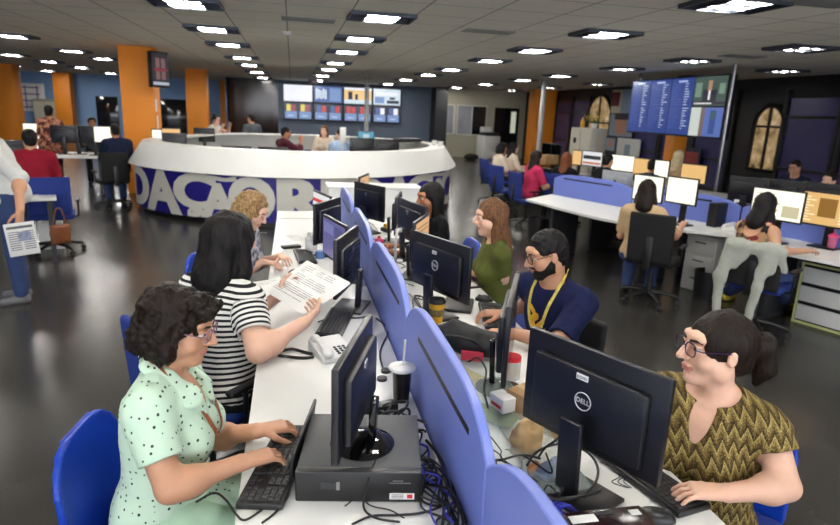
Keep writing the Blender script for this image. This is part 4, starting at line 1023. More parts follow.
# keyboard, mouse, tray of the lanyard person
kc = onz(487, 315, .75); keyboard('black keyboard under the hand of the person with the lanyard', (kc[0] + .03, kc[1] - .02, TZ), face_to(.95, -.2) + PI, L=.42)
mouse('dark computer mouse beside the olive-shirt person', onz(484, 301, TZ), 1.2)
m = MB(); p = onz(456, 310, TZ); m.box(p + A(.03, .06, .012), (.17, .24, .02), rotz(-.35), bev=.006); tag(m.build('document_tray', DGREY), 'dark flat tray right of the yellow cup', 'tray')
m = MB(); p = onz(476, 288, TZ); m.box(p + A(0, 0, .006), (.018, .12, .012), rotz(-1.3), bev=.003); tag(m.build('stapler', BLACKP), 'small black stapler on the desk before the olive-shirt person', 'stapler')
# clutter by the far monitors
r = empty('headset', onz(361, 216, TZ), 0, 'white desk phone stand among the far right monitors', 'phone'); MB().box((0, 0, .09), (.05, .05, .18), bev=.01).build('stand', WHITEP, r); MB().box((0, -.02, .20), (.07, .05, .05), rotx(.4), bev=.012).build('handset', WHITEP, r)
r = empty('gadget', onz(379, 246, TZ), 0, 'small pink round gadget right of the partition', 'gadget'); f = Fld(); f.ell((0, 0, .035), (.04, .04, .036)); sdf_obj('body', f, .006, PINK, r); MB().cyl((0, 0, .065), (0, 0, .085), .012, n=14).build('knob', REDP, r)
r = empty('desk_lamp', onz(395, 262, TZ), .6, 'white bent desk stand beside the black monitors right of the partition', 'stand'); MB().lathe([(0, 0), (.06, 0), (.06, .015), (0, .018)], n=24).build('base', WHITEP, r); MB().tube(spline([(0, 0, .015), (.0, .0, .14), (.03, .02, .22), (.08, .05, .23)], 8), .010, 8).build('arm', WHITEP, r); MB().box((.09, .055, .225), (.06, .045, .03), bev=.01).build('head', WHITEP, r)
for i, (px, py, w, h, a, lb) in enumerate(((392, 258, .2, .28, .4, 'white sheet among cables right of the partition, beyond the yellow cup'), (405, 275, .2, .28, 1.0, 'white sheet under the cables nearer the yellow cup'), (372, 226, .2, .28, .2, 'white sheet beside the pink gadget'), (420, 300, .18, .25, .7, 'printed sheet just left of the yellow cup'), (497, 345, .16, .2, .5, 'printed sheet between the black bag and the hand of the lanyard person'))):
    paper_thing(lb, onz(px, py, TZ), w, h, a, 8)
r = empty('tape_dispenser', onz(386, 232, TZ), .4, 'yellow and black tape dispenser between the far monitors', 'tape dispenser'); MB().box((0, 0, .02), (.05, .13, .04), bev=.008).build('base', BLACKP, r); MB().cyl((-.012, 0, .05), (.012, 0, .05), .032, n=20).build('tape_roll', YELLOW, r)
# cables
rr = random.Random(11)
def W_(label, px, z=.006, r=.0034, m_=None, group='loose desk cables'):
    return wire('desk_cable', label, [onz(p[0], p[1], TZ + (p[2] if len(p) > 2 else z)) for p in px], r, m_, group)
W_('black cable from the computer case curling along the bottom of the left desk', [(421, 478, .03), (440, 486), (446, 502), (425, 512), (398, 515), (372, 516), (352, 524)])
W_('black cable looping beside the partition behind the computer case', [(424, 462, .04), (440, 470), (449, 488), (440, 505), (422, 500), (428, 482), (444, 480)])
W_('black cable running along the foot of the partition', [(426, 440, .02), (436, 452), (450, 474), (456, 498), (466, 522)], r=.005)
W_('second thicker black cable beside the partition foot', [(424, 470, .03), (438, 478), (446, 498), (452, 512), (458, 524)], r=.0045)
W_('blue cable running down beside the partition foot', [(432, 470, .02), (441, 484), (448, 505), (454, 524)], m_=CABLEB)
W_('thin black cable crossing the front of the computer case', [(378, 455, .10), (370, 474, .09), (366, 490, .05), (364, 508), (376, 518), (400, 522)])
W_('black cable from the near left keyboard running to the bottom edge', [(262, 510), (245, 520), (236, 514), (226, 500), (214, 493), (196, 502)])
W_('keyboard cable hanging between keyboard and computer case', [(291, 484), (287, 498), (276, 512), (262, 523)])
W_('thin cable loop on the white desk below the computer case', [(345, 506), (358, 498), (372, 506), (390, 510), (404, 518)], r=.002)
for i, (x, y) in enumerate(((398, 412), (410, 408), (390, 410), (404, 404))):
    p = [A(*onz(x + 14 * math.cos(t + i) * (1 + .2 * i), y + 5 * math.sin(t * 1.3 + i), TZ + .10 + .01 * math.sin(t * 2 + i))) for t in np.linspace(0, 5.5, 9)]
    wire('desk_cable', ['first', 'second', 'third', 'fourth'][i] + ' coil of the black cable heap behind the computer case below the cup', [A(max(min(q[0], .45), .1), q[1], TZ + .008 + .012 * i) for q in p], .004)
W_('black cable near the telephone running to the papers', [(318, 322), (335, 316), (352, 318), (372, 316)], r=.004)
W_('thin black cable left of the partition beyond the cup', [(384, 372), (380, 352), (388, 330), (376, 318)])
for g in (0, 1):
    m = MB(); p = onz(386 - 4 * g, 372 + 8 * g, TZ); m.lathe([(0, 0), (.022, 0), (.022, .012), (0, .014)], tuple(p), 16); tag(m.build('cable_grommet', BLACKP), ['small black disc on the desk left of the cup', 'second small black disc nearer the monitor on the case'][g], 'grommet', 'cable grommets')
for i in range(11):
    y = rr.uniform(1.50, 1.84); x = .385; P = [A(x, y, TZ + rr.uniform(.03, .07)), A(x + .035, y - .03, TZ + .05)]
    yy_ = y - .06
    while yy_ > (.95 if i % 3 else 1.2): P.append(A(rr.uniform(.35, .455), yy_, TZ + rr.uniform(.005, .05))); yy_ -= rr.uniform(.06, .13)
    P.append(A(.462, yy_, TZ + .012))
    wire('desk_cable', ['%s black cable of the tangle between the computer case and the partition', '%s cable of the second bunch between the computer case and the partition'][i // 10] % ORD[i % 10], P, rr.choice((.003, .0035, .0045)), CABLEB if i in (3, 7) else CABLE, 'loose desk cables')
for i in range(7):
    c_ = A(rr.uniform(.20, .40), rr.uniform(1.95, 2.03), TZ); R_ = rr.uniform(.035, .065); ph = rr.uniform(0, 6)
    P = [c_ + A(R_ * 1.3 * math.cos(t + ph), R_ * .7 * math.sin(t + ph), .008 + .022 * (1 + math.sin(1.7 * t + i))) for t in np.linspace(0, 7, 11)]
    wire('desk_cable', '%s loop of the black adapter cables heaped below the cup with straw' % ORD[i], [A(min(q[0], .455), q[1], q[2]) for q in P], .0045, CABLE, 'loose desk cables')
for i, (x, y) in enumerate(((.24, 2.06), (.33, 2.05))):
    tag(MB().box((x, y, TZ + .017), (.05, .10, .034), rotz(.8 + i), bev=.006).build('power_adapter', BLACKP), ['left', 'right'][i] + ' black power adapter in the cable heap below the cup', 'power adapter')
for i in range(8):
    P = [A(.53, 1.15 + .09 * i, TZ + .01)]; x, y = .55, 1.2 + .08 * i
    for k in range(5): x = min(.80, x + rr.uniform(-.02, .08)); y += rr.uniform(-.12, .10); P.append(A(x, y, TZ + .034 + rr.uniform(0, .03)))
    wire('desk_cable', '%s thin black cable of the tangle left of the big right monitor stand' % ORD[i], P, rr.choice((.0022, .003, .0038)), CABLE, 'loose desk cables')
# right side cables
def circ(cx, cy, rx, ry, t0, t1, n=10, z=.02): return [(cx + rx * math.cos(t), cy + ry * math.sin(t), z + .03 * math.sin(t * .5) ** 2) for t in np.linspace(t0, t1, n)]
W_('large black cable loop in front of the big right monitor stand', circ(562, 472, 36, 28, -2.9, 2.3, 12, .05), r=.0042)
W_('black cable arching over the maroon box to the big monitor stand', [(552, 510, .03), (556, 500, .05), (572, 497, .06), (592, 494, .06), (600, 490, .04), (584, 497, .03)], r=.004)
W_('black cable from the glass plate to the cable loop', [(505, 450), (518, 452), (522, 464), (520, 478), (534, 492), (548, 500)])
W_('black cable curling left of the amber wrapper', [(512, 467), (522, 470), (526, 482), (524, 498), (535, 508), (546, 514)])
W_('black cable below the amber wrapper', [(520, 490), (530, 500), (538, 506), (543, 516)])
W_('black cable hanging from the large monitor to the cardboard box', [(563, 432, .2), (556, 440, .12), (545, 448, .08), (538, 458, .02)], r=.004)
W_('black cable beside the black bag bending down the glass', [(468, 362, .06), (478, 358, .08), (486, 370, .05), (484, 388, .03), (488, 408, .03)], r=.004)
W_('black cable along the partition right side under the glass', [(476, 384), (486, 400), (494, 418), (508, 440)], r=.003)
for i in range(8):
    x0, y0 = 366 + 9 * i, 228 + 12 * i + 6 * (i % 3)
    W_('%s black cable in the tangle among the far right monitors' % ORD[i], [(x0 + rr.uniform(-10, 14), y0 + rr.uniform(-8, 12), .006 + .01 * (k % 3)) for k in range(7)])
for i in range(3):
    W_('%s thin cable at the keyboard of the gold blouse person' % ORD[i], [(600 + 8 * i, 462 + 3 * i), (612 + 5 * i, 468), (620 + 3 * i, 476), (612 + 6 * i, 482), (628 + 2 * i, 488)], r=.0016)
# ------------------------------------------------------------------ clothes
def clothmat(name, fn, rough=.8, bump=600):
    m = mat(name, (.5, .5, .5, 1), rough, var=0, spec=.25); n = NT(m); p = n.obj(); n.col(fn(n, p)); n.bump(n.noise(p, bump, 2), .15, .002); return m
def _dots(n, p):
    x, y, z = n.xyz(p); v = n.comb(n.math('ADD', x, n.math('MULTIPLY', z, .22)), n.math('MULTIPLY', y, 1.0), z)
    vo = n.new('ShaderNodeTexVoronoi', Scale=46.0, Randomness=.35); n.link(v, vo.inputs['Vector'])
    d = n.math('LESS_THAN', vo.outputs['Distance'], .20)
    return n.mix(d, n.mix(n.noise(p, 4), rgb(190, 220, 196), rgb(206, 230, 208)), rgb(46, 66, 58))
DOTS = clothmat('mint dotted cotton', _dots)
def _stripe(n, p):
    a = n.n.new('ShaderNodeAttribute'); a.attribute_name = 'pat'
    w = n.math('FRACT', n.math('MULTIPLY', a.outputs['Fac'], 1 / .0245))
    return n.mix(n.math('LESS_THAN', w, .46), rgb(224, 222, 216), rgb(24, 23, 26))
STRIPE = clothmat('black and white striped jersey', _stripe)
def _zig(n, p):
    x, y, z = n.xyz(p); s = n.math('ADD', n.math('MULTIPLY', x, .75), n.math('MULTIPLY', y, .75))
    tri = n.math('ABSOLUTE', n.math('SUBTRACT', n.math('FRACT', n.math('MULTIPLY', s, 30.)), .5))
    w = n.math('FRACT', n.math('ADD', n.math('MULTIPLY', z, 19.), n.math('MULTIPLY', tri, 1.5)))
    f = n.noise(n.comb(n.math('MULTIPLY', x, 3.), n.math('MULTIPLY', y, 3.), z), 130, 3, .7)
    k = n.math('ADD', n.math('MULTIPLY', w, .30), n.math('MULTIPLY', f, .88))
    return n.ramp(k, [(.36, rgb(28, 21, 12)), (.50, rgb(66, 52, 26)), (.63, rgb(122, 102, 54)), (.82, rgb(190, 172, 110))])
ZIG = clothmat('gold and brown zigzag jersey', _zig)
def _flor(n, p):
    vo = n.new('ShaderNodeTexVoronoi', Scale=22.0); n.link(p, vo.inputs['Vector']); h = n.xyz(vo.outputs['Color'])[0]
    return n.ramp(h, [(.25, rgb(30, 26, 28)), (.45, rgb(150, 44, 50)), (.6, rgb(70, 100, 52)), (.78, rgb(216, 150, 120)), (.9, rgb(34, 30, 30))])
FLOR = clothmat('floral print', _flor)
def _blur(n, p): return n.ramp(n.noise(p, 26, 4, .6), [(.38, rgb(54, 62, 84)), (.5, rgb(150, 152, 164)), (.62, rgb(206, 202, 200))])
BLOUSE = clothmat('grey blue patterned blouse', _blur)
def _ethnic(n, p): return n.ramp(n.noise(p, 14, 4, .7), [(.36, rgb(26, 20, 22)), (.5, rgb(110, 50, 40)), (.58, rgb(190, 140, 110)), (.68, rgb(40, 30, 32))])
ETHNIC = clothmat('dark patterned dress', _ethnic)
def plain(nm, r, g, b): return mat(nm, rgb(r, g, b), .85, fine=500, spec=.2, var=.05)
NAVY = plain('navy cotton', 20, 26, 62); OLIVE = plain('olive cotton', 84, 90, 42); BLACKT = plain('black cotton', 17, 17, 20); WSHIRT = plain('white shirt', 206, 206, 202); REDT = plain('crimson cotton', 140, 24, 44)
TAN = plain('tan cotton', 196, 166, 128); PINKT = plain('magenta cotton', 190, 50, 90); CREAM = plain('cream cotton', 222, 206, 186); MAROON = plain('maroon check', 78, 30, 44); LBLUE = plain('light blue shirt', 172, 196, 226); GREYT = plain('grey cotton', 84, 88, 94); DBLUE = plain('dark blue cotton', 26, 34, 60)
KHAKI = plain('mint cotton', 176, 208, 182)
GL_L = mat('pale spectacle frame', rgb(150, 120, 140), .25, .3, var=0); GL_P = mat('dark purple spectacle frame', rgb(48, 26, 62), .25, var=0); GL_B = mat('black spectacle frame', rgb(18, 18, 22), .25, var=0)
LANY = mat('woven lanyard', rgb(150, 84, 50), .7, var=.5, vs=90); LANY2 = mat('yellow printed lanyard', rgb(206, 190, 90), .7, var=.4, vs=60)
def onto(c, a, b, up_, off=.004):
    # first point outside the clothes, marching forwards from inside the chest
    p = c['T'](a, 0, up_); d = c['fw']; t = np.arange(.0, .30, .002); P = p + t[:, None] * d
    D = evf(c['ftop'], P); i = np.nonzero(D > 0)[0]; k = i[0] if len(i) else 0
    return P[min(k, len(P) - 1)] + d * off
def lanyard(m, badge=True, low=.14):
    def ex(c):
        T = c['T']
        for g in (-1, 1):
            pts = [T(.050 * g, -.060, .535), T(.072 * g, -.01, .522)] + [onto(c, x * g, 0, z) for x, z in ((.072, .455), (.062, .40), (.050, .34), (.034, .28), (.016, .22), (.004, low + .03))]
            Q = spline(pts, 5); mb = MB(); n = c['fw']; V = []; F = []
            for i, p in enumerate(Q):
                t = unit(Q[min(i + 1, len(Q) - 1)] - Q[max(i - 1, 0)]); w = unit(np.cross(t, n)); nn = np.cross(w, t)
                V += [p + w * .0085 + nn * .0015, p - w * .0085 + nn * .0015, p - w * .0085 - nn * .0015, p + w * .0085 - nn * .0015]
            for i in range(len(Q) - 1): F += [(4 * i + j, 4 * i + (j + 1) % 4, 4 * i + 4 + (j + 1) % 4, 4 * i + 4 + j) for j in range(4)]
            mb.add(V, F).build('lanyard', m, c['root'])
        o = onto(c, 0, 0, low - .02, .008); R = np.stack([c['x'], c['fw'], c['up']], 1); mb = MB(); mb.box(o, (.058, .006, .085), R, bev=.002); mb.box(o + c['fw'] * .0034 - c['up'] * .01, (.03, .0006, .03), R, mi=1); mb.build('badge', [PAPER, INK], c['root'])
    return ex
def collar(m):
    def ex(c):
        T = c['T']; f = Fld()
        for g in (-1, 1):
            P = [T(0, -.070, .512), T(.062 * g, -.040, .515), T(.082 * g, .015, .485), onto(c, .070 * g, 0, .43, .0), onto(c, .042 * g, 0, .37, .0)]
            for a, b, r, s in zip(P, P[1:], (.022, .025, .034, .036), (.025, .034, .036, .018)): f.cone(a, b, r, s, k=.02, flat=(unit(A(.5 * g, .45, .62)), .34))
        sdf_obj('collar', f, .005, [m], c['root'])
    return ex
def both(*fs):
    def ex(c):
        for f in fs: f(c)
    return ex
HZ = .785
# person in the dotted dress
rw, lw = onz(240, 463, HZ + .012), onz(256, 431, HZ + .012)
PP, _ = person('person in a mint dotted dress with short curly hair and glasses, typing', onz(179, 328, 1.17), face_to(1, -.12), SK_TAN, 'curly', H_DARK, DOTS, KHAKI, SHOEB, True, 5, (-4, -12, 0),
       wr={'r': rw, 'l': lw}, el={'r': onz(170, 489, .775)}, fd={'r': onz(276, 453, HZ) - onz(240, 463, HZ), 'l': onz(284, 425, HZ) - onz(254, 431, HZ)}, pn={'r': (0, 0, -1), 'l': (0, 0, -1)}, curl={'r': (20, 32, 22), 'l': (20, 32, 22)},
       q=.0045, bulk=1.06, glasses=GL_L, extra=both(lanyard(LANY), collar(DOTS)), sleeve=.62, neck='v', hem=-.2)
c0 = onz(176, 330, 1.17)
seat_chair(PP, CH_BLUE, back=-.02, label='blue plastic-backed chair of the person in the dotted dress, lower left')
# person in the striped shirt with the document
PT, PR, PBm, PL = onz(320, 256, 1.04), onz(336, 286, .965), onz(297, 317, .86), onz(266, 283, .93)
PP, _ = person('person in a black and white striped shirt with long black hair reading a document', onz(231, 246, 1.2), face_to(.66, .75), SK_PALE, 'mid', H_BLACK, STRIPE, DARKPANT, SHOEB, True, 8, (2, -14, 0), hs=1.16,
       wr={'r': onz(305, 322, .875), 'l': onz(278, 296, .88)}, el={'r': onz(258, 352, .80)}, fd={'r': onz(322, 304, .90) - onz(305, 322, .875), 'l': A(.6, .6, .2)}, pn={'r': A(-.2, .5, .6), 'l': A(.5, -.5, .4)}, curl={'r': (35, 45, 30), 'l': (30, 40, 30)},
       q=.0055, bulk=1.22, sleeve=.60, neck='scoop', pat='stripe', s=1.10)
seat_chair(PP, CH_FAB, 'dark blue chair under the person in the striped shirt')
C = (PT + PR + PBm + PL) / 4; ax = unit(PT - PBm + PR - PL) ; e1 = unit((PT + PR - PBm - PL)); e2 = unit((PR + PBm - PT - PL)); e2 = unit(e2 - e1 * (e1 @ e2)); nn = np.cross(e1, e2)
w1, w2 = np.linalg.norm(PT + PR - PBm - PL) / 2, np.linalg.norm(PR + PBm - PT - PL) / 2
r = empty('document', C, 0, 'printed white document held up by the person in the striped shirt', 'document')
m = MB(); N = 8
V = [e1 * w1 * (i / N - .5) + e2 * w2 * (j / N - .5) + nn * (.012 * math.sin(PI * i / N) + .008 * (j / N) ** 2) for i in range(N + 1) for j in range(N + 1)]
for k in range(2): m.add([v - nn * .0016 * k + (e2 * .012 - e1 * .008) * k for v in V], [(i * (N + 1) + j, i * (N + 1) + j + 1, (i + 1) * (N + 1) + j + 1, (i + 1) * (N + 1) + j) for i in range(N) for j in range(N)])
m.build('sheets', PAPER, r); m = MB(); rr = random.Random(4)
sg = 1 if nn @ (EYE - C) > 0 else -1
for i in range(17):
    u = w1 * (.40 - .046 * i)
    if i in (4, 10): continue
    L = w2 * .78 * (rr.uniform(.35, .6) if i in (3, 9, 15) else rr.uniform(.85, 1)); bow = .012 * math.sin(PI * (u / w1 + .5))
    x0 = -w2 * .40; k = 3
    for q in range(k): m.box(e1 * u + e2 * (x0 + L * (q + .5) / k) + nn * (bow + .004 * ((q + .5) / k) + sg * .003), (w1 * .010, L / k * .94, .0006), np.stack([e1, e2, nn], 1))
m.build('printed_lines', mat('light printing', rgb(140, 140, 146), .7, var=0), r)
# curly-haired person further along
PP, _ = person('person with golden curly hair and a grey patterned blouse looking down at the desk', onz(252, 211, 1.15), face_to(.93, -.36), SK_PALE, 'curly_long', H_CURL, BLOUSE, DARKPANT, SHOEB, True, 14, (-2, -28, 0),
       wr={'r': onz(262, 262, .79), 'l': onz(281, 256, .79)}, fd={'r': onz(280, 264, .79) - onz(262, 262, .79), 'l': onz(292, 263, .79) - onz(280, 256, .79)}, pn={'r': (0, 0, -1), 'l': (0, 0, -1)}, q=.0065, bulk=.98, sleeve=1.35, neck='v')
seat_chair(PP, CH_BLUE, back=-.04, label='blue chair behind the curly-haired person')
# gold blouse person, right front
lw, rw = onz(728, 493, .795), onz(640, 446, .80)
PP, _ = person('person in a gold and brown zigzag blouse with dark ponytail and purple glasses', onz(716, 350, 1.15), face_to(-.80, -.52), SK_PALE, 'pony', H_DARK, ZIG, DARKPANT, SHOEB, True, 6, (-40, 2, 0),
       wr={'l': lw, 'r': rw}, el={'l': onz(786, 487, .785)}, fd={'l': onz(672, 489, HZ) - onz(728, 493, HZ), 'r': A(-.6, .5, -.1)}, pn={'l': (0, 0, -1), 'r': (0, 0, -1)}, curl={'l': (14, 24, 16)},
       q=.0045, bulk=1.02, s=1.05, glasses=GL_P, sleeve=.38, neck='v')
seat_chair(PP, CH_BLUE, back=.03, label='blue plastic-backed chair under the person in the gold blouse')
# person with the lanyard
def motif(c):
    f = Fld(); o = lambda x, z: onto(c, x, 0, z, .0)
    for a, b, r_ in (((.0, .33), (.035, .30), .020), ((.035, .30), (.0, .25), .018), ((-.04, .31), (.01, .26), .014), ((.02, .35), (.05, .37), .014), ((-.02, .22), (.03, .20), .012), ((-.05, .27), (-.03, .22), .010)): f.cone(o(*a), o(*b), r_, k=.006, flat=(c['fw'], .22))
    sdf_obj('shirt_print', f, .004, [YELLOW], c['root'])
PP, _ = person('bearded person in a navy t-shirt with glasses and a yellow lanyard', onz(547, 255, 1.18), face_to(-.86, -.42), SK_TAN, 'short', H_BLACK, NAVY, JEANS, SHOEB, False, 8, (-26, -16, 0),
       wr={'r': onz(505, 314, .80), 'l': onz(513, 333, .80)}, el={'r': onz(537, 300, .86), 'l': onz(556, 345, .83)}, fd={'r': onz(475, 313, HZ) - onz(503, 315, HZ), 'l': A(-1, .1, 0)}, pn={'r': (0, 0, -1), 'l': (0, 0, -1)}, curl={'r': (22, 30, 20)},
       q=.0055, bulk=.95, s=1.02, glasses=GL_B, extra=both(lanyard(LANY2), motif), sleeve=.85, beard=True)
seat_chair(PP, CH_LOW, back=-.12, label='black chair under the person with the lanyard')
# olive shirt
PP, _ = person('person in an olive shirt with wavy brown hair seated beyond the lanyard person', onz(491, 218, 1.19), face_to(-1, .12), SK_PALE, 'wavy', H_BROWN, OLIVE, DARKPANT, SHOEB, True, 4, (4, -6, 0), bulk=.90,
       wr={'l': onz(463, 270, .80), 'r': onz(455, 268, .81)}, el={'l': onz(503, 279, .80)}, fd={'l': A(-1, .2, 0), 'r': A(-1, .2, 0)}, q=.0065, sleeve=.75, neck='crew')
seat_chair(PP, CH_BLUE, 'blue plastic-backed chair of the person in the olive shirt')
PP, _ = person('person with very long straight black hair and black top near the round counter', onz(430, 198, 1.18), face_to(-1, -.05), SK_BROWN, 'verylong', H_BLACK, BLACKT, DARKPANT, SHOEB, True, 4, (6, -8, 0), q=.0075, sleeve=1.5)
seat_chair(PP, CH_BLUE, 'blue plastic-backed chair of the person with very long black hair')
# ------------------------------------------------------------------ right-hand benches
EP = [onz(*p, TZ) for p in ((526, 199), (600, 218), (672, 228.5), (733, 236), (775, 250), (842, 264))]
uB = unit((EP[-1] - EP[0]) * A(1, 1, 0)); vB = A(-uB[1], uB[0], 0)
if vB[0] < 0: vB = -vB
yB = face_to(vB[0], vB[1])
EP.append(EP[-1] + uB * 1.2)
O_ = EP[0]
r = empty('bench_desk', (O_[0], O_[1], 0), 0, 'white slanting bench desk on the right with the mesh chair before it', 'desk')
rel = lambda p: A(*p) - A(O_[0], O_[1], 0)
back = [O_ + uB * (i * 1.0 - .28) + vB * .77 for i in range(7)]
front = spline(EP, 4)
poly = [(p[0] - O_[0], p[1] - O_[1]) for p in front] + [(p[0] - O_[0], p[1] - O_[1]) for p in reversed(back)]
MB().prism(poly, lambda u, v: A(u, v, TZ - .028), (0, 0, .028)).build('worktop', WHITE, r)
for i in range(4):
    p = O_ + uB * (.35 + 1.45 * i) + vB * .42; MB().box(rel((p[0], p[1], .355)), (.05, .50, .71), rotz(yB + 0), bev=.004).build('leg', DGREY, r)
r2 = empty('bench_desk', (O_[0], O_[1], 0), 0, 'white desk strip behind the blue divider on the right, carrying the silver computer', 'desk')
b1 = [O_ + uB * (i * 1.0 - .28) + vB * .83 for i in range(7)]; b2 = [O_ + uB * (i * 1.0 - .28) + vB * 1.58 for i in range(7)]
MB().prism([(p[0] - O_[0], p[1] - O_[1]) for p in b1 + b2[::-1]], lambda u, v: A(u, v, TZ - .028), (0, 0, .028)).build('worktop', WHITE, r2)
for i in range(4):
    p = O_ + uB * (.35 + 1.45 * i) + vB * 1.2; MB().box(rel((p[0], p[1], .355)), (.05, .50, .71), rotz(yB), bev=.004).build('leg', DGREY, r2)
for i, lb in enumerate(('blue desk divider with slot left of the tan-shirt person', 'blue desk divider behind the two bright screens of the tan-shirt person', 'blue desk divider behind the screens of the floral-top person', 'blue desk divider at the right edge of the picture')):
    p = O_ + uB * (-.27 + 1.42 * i) + vB * .795; divider((p[0], p[1]), uB[:2], 1.40, lb, zl=.98, zp=1.06)
def bmon(label, lt, rt, zt, h, face, **kw):
    a, b = onz(*lt, zt), onz(*rt, zt); c = (a + b) / 2; n_ = A(face[0], face[1], 0); z0 = kw.pop('z0', TZ)
    w = kw.pop('w', None) or np.linalg.norm(b - a)
    return monitor(label, (c[0] - n_[0] * .03, c[1] - n_[1] * .03, z0), face_to(*face[:2]), w, h, zt - h - z0, logo=kw.pop('logo', None), sticker=False, **kw)
fB = -vB
bmon('left of the two bright white screens facing the tan-shirt person', (635, 173), (666, 177), 1.27, .30, fB, screen=SCRW, w=.40)
bmon('right of the two bright white screens facing the tan-shirt person', (667, 176.5), (701, 178), 1.27, .30, fB, screen=SCRW, w=.385)
bmon('wide bright screen with documents in front of the floral-top person', (756, 186), (806, 192), 1.27, .31, fB, screen=SCRW, rects=doc_rects(8, 5, 1, .05, .6) + [(.62, .1, .95, .5, 1)], smats=[em(206, 196, 160, 1.0)], w=.50)
bmon('bright screen with a brown table at the right edge behind the pink cup', (808, 189), (862, 197), 1.27, .33, fB, screen=SCRT, rects=[(.30, .25, .62, .85, 1)] + doc_rects(9, 6, 2, .68, .97) + doc_rects(9, 8, 2, .03, .25), smats=[em(160, 112, 40, .8), em(250, 232, 190, 1.1)], w=.52)
SILVER = mat('silver aluminium', rgb(176, 180, 188), .35, .6)
bmon('silver all-in-one computer with fruit logo behind the blue divider', (600, 169), (637, 174), 1.17, .34, vB, body=SILVER, logo='apple', screen=em(200, 120, 150, .6), w=.50)
# backs of monitors facing away on the far side
for i, (a, b, lb) in enumerate((((738, 176), (764, 179), 'dark monitor back behind the wide bright screen, left one'), ((768, 178), (800, 182), 'dark monitor back behind the wide bright screen, right one'), ((812, 182), (842, 185), 'dark monitor back behind the screen at the right edge'))):
    bmon(lb, a, b, 1.28, .32, vB, w=.46)
# people and chairs at this bench
pA, _ = person('person in a tan shirt with long dark hair, back turned, in the black mesh chair', onz(647, 192, 1.15), face_to(.62, .78), SK_TAN, 'mid', H_DARK, TAN, JEANS, SHOEB, True, 2, (0, -4, 0), wr={'r': onz(682, 226, .80), 'l': onz(636, 222, .80)}, q=.010, sleeve=.8)
seat_chair(pA, CH_BLK, dyaw=-.12, back=.04, dx=.18, label= 'black mesh office chair with its back to the camera, right of centre')
pB, cB = person('person in a floral top with long black hair at the bright screens on the right', onz(766, 207, 1.15), yB - .12, SK_OLIVE, 'mid', H_BLACK, FLOR, JEANS, SHOEY, True, 12, (2, -6, 0), wr={'r': onz(806, 251, .80), 'l': onz(748, 222, .86)}, el={'r': onz(776, 252, .80)}, fd={'r': A(.9, .1, 0)}, pn={'r': (0, 0, -1)}, q=.009, sleeve=0, neck='tank',
       feet={'r': onz(783, 302, .10), 'l': onz(728, 292, .10)})
yC = face_to(.9, .55); bx, by = pB.location[0] + .14, pB.location[1] - .04
chB = chair(CH_LOW, bx, by, yC, 'black chair with a grey cardigan hung over its back, far right')
# cardigan over the chair back
f = Fld(); Rc = rotz(yC); cl = lambda x, y, z: A(bx, by, 0) + Rc @ A(x, y, z)
nf = Rc @ A(0, 1, 0)
f.cone(cl(-.19, -.27, .83), cl(.19, -.27, .83), .042, k=.04)
for g in (-1, 1): f.cone(cl(.10 * g, -.285, .80), cl(.15 * g, -.295, .66), .09, .05, k=.05, flat=(nf, .36))
f.cone(cl(-.18, -.28, .82), cl(-.24, -.31, .52), .062, .050, k=.05, flat=(nf, .6)); f.cone(cl(-.24, -.31, .52), cl(-.21, -.32, .13), .05, .034, k=.04, flat=(nf, .6))
f.cone(cl(.10, -.30, .74), cl(.08, -.32, .50), .050, .042, k=.05, flat=(nf, .6)); f.cone(cl(.08, -.32, .50), cl(.05, -.32, .12), .042, .032, k=.04, flat=(nf, .6))
f.cone(cl(.18, -.27, .82), cl(.24, -.22, .66), .055, .03, k=.05, flat=(nf, .6))
tag(sdf_obj('cardigan', f, .010, plain('light grey knit', 168, 170, 160), disp=lambda P: .010 * vnoise(P * A(1, 1, .4), 24) + .004 * vnoise(P, 60), amp=.014), 'light grey knitted cardigan draped over the chair of the floral-top person', 'cardigan')
# pedestal, bin, drawer unit
pd = onz(693, 291, 0)
cabinet('drawer_pedestal', 'white three-drawer pedestal between the mesh chair and the waste bin', (pd[0] + vB[0] * .25, pd[1] + vB[1] * .25, 0), (.36, .46, .62), yB, 3, cat='drawer unit', group='drawer units')
pb_ = onz(703, 298, 0); r = empty('waste_bin', (pb_[0] + .05, pb_[1] + .05, 0), yB, 'black waste bin right of the white three-drawer pedestal', 'bin', 'waste bins')
MB().lathe([(0, 0), (.115, 0), (.135, .30), (.128, .30), (.11, .01), (0, .01)], n=24).build('bin_body', BLACKP, r)
YEDGE = mat('yellow green edging', rgb(196, 200, 140), .5)
pq = onz(822, 330, 0); r = empty('drawer_pedestal', (pq[0] + vB[0] * .25 , pq[1] + vB[1] * .25, 0), yB, 'white drawer unit with pale yellow edges at the right edge of the picture', 'drawer unit', 'drawer units')
MB().box((0, 0, .30), (.56, .46, .58), bev=.004).build('body', DGREY, r)
m = MB()
for x in (-.275, .275): m.box((x, -.235, .30), (.022, .02, .60))
m.box((0, -.235, .592), (.57, .02, .022)); m.box((0, -.235, .012), (.57, .02, .022)); m.build('edging', YEDGE, r)
for i in range(3): d = MB().box((0, -.238, .115 + .185 * i), (.52, .018, .150), bev=.003).build('drawer', WHITE, r); MB().box((0, -.25, .205 + .185 * i), (.5, .008, .02)).build('handle', BLACKP, d)
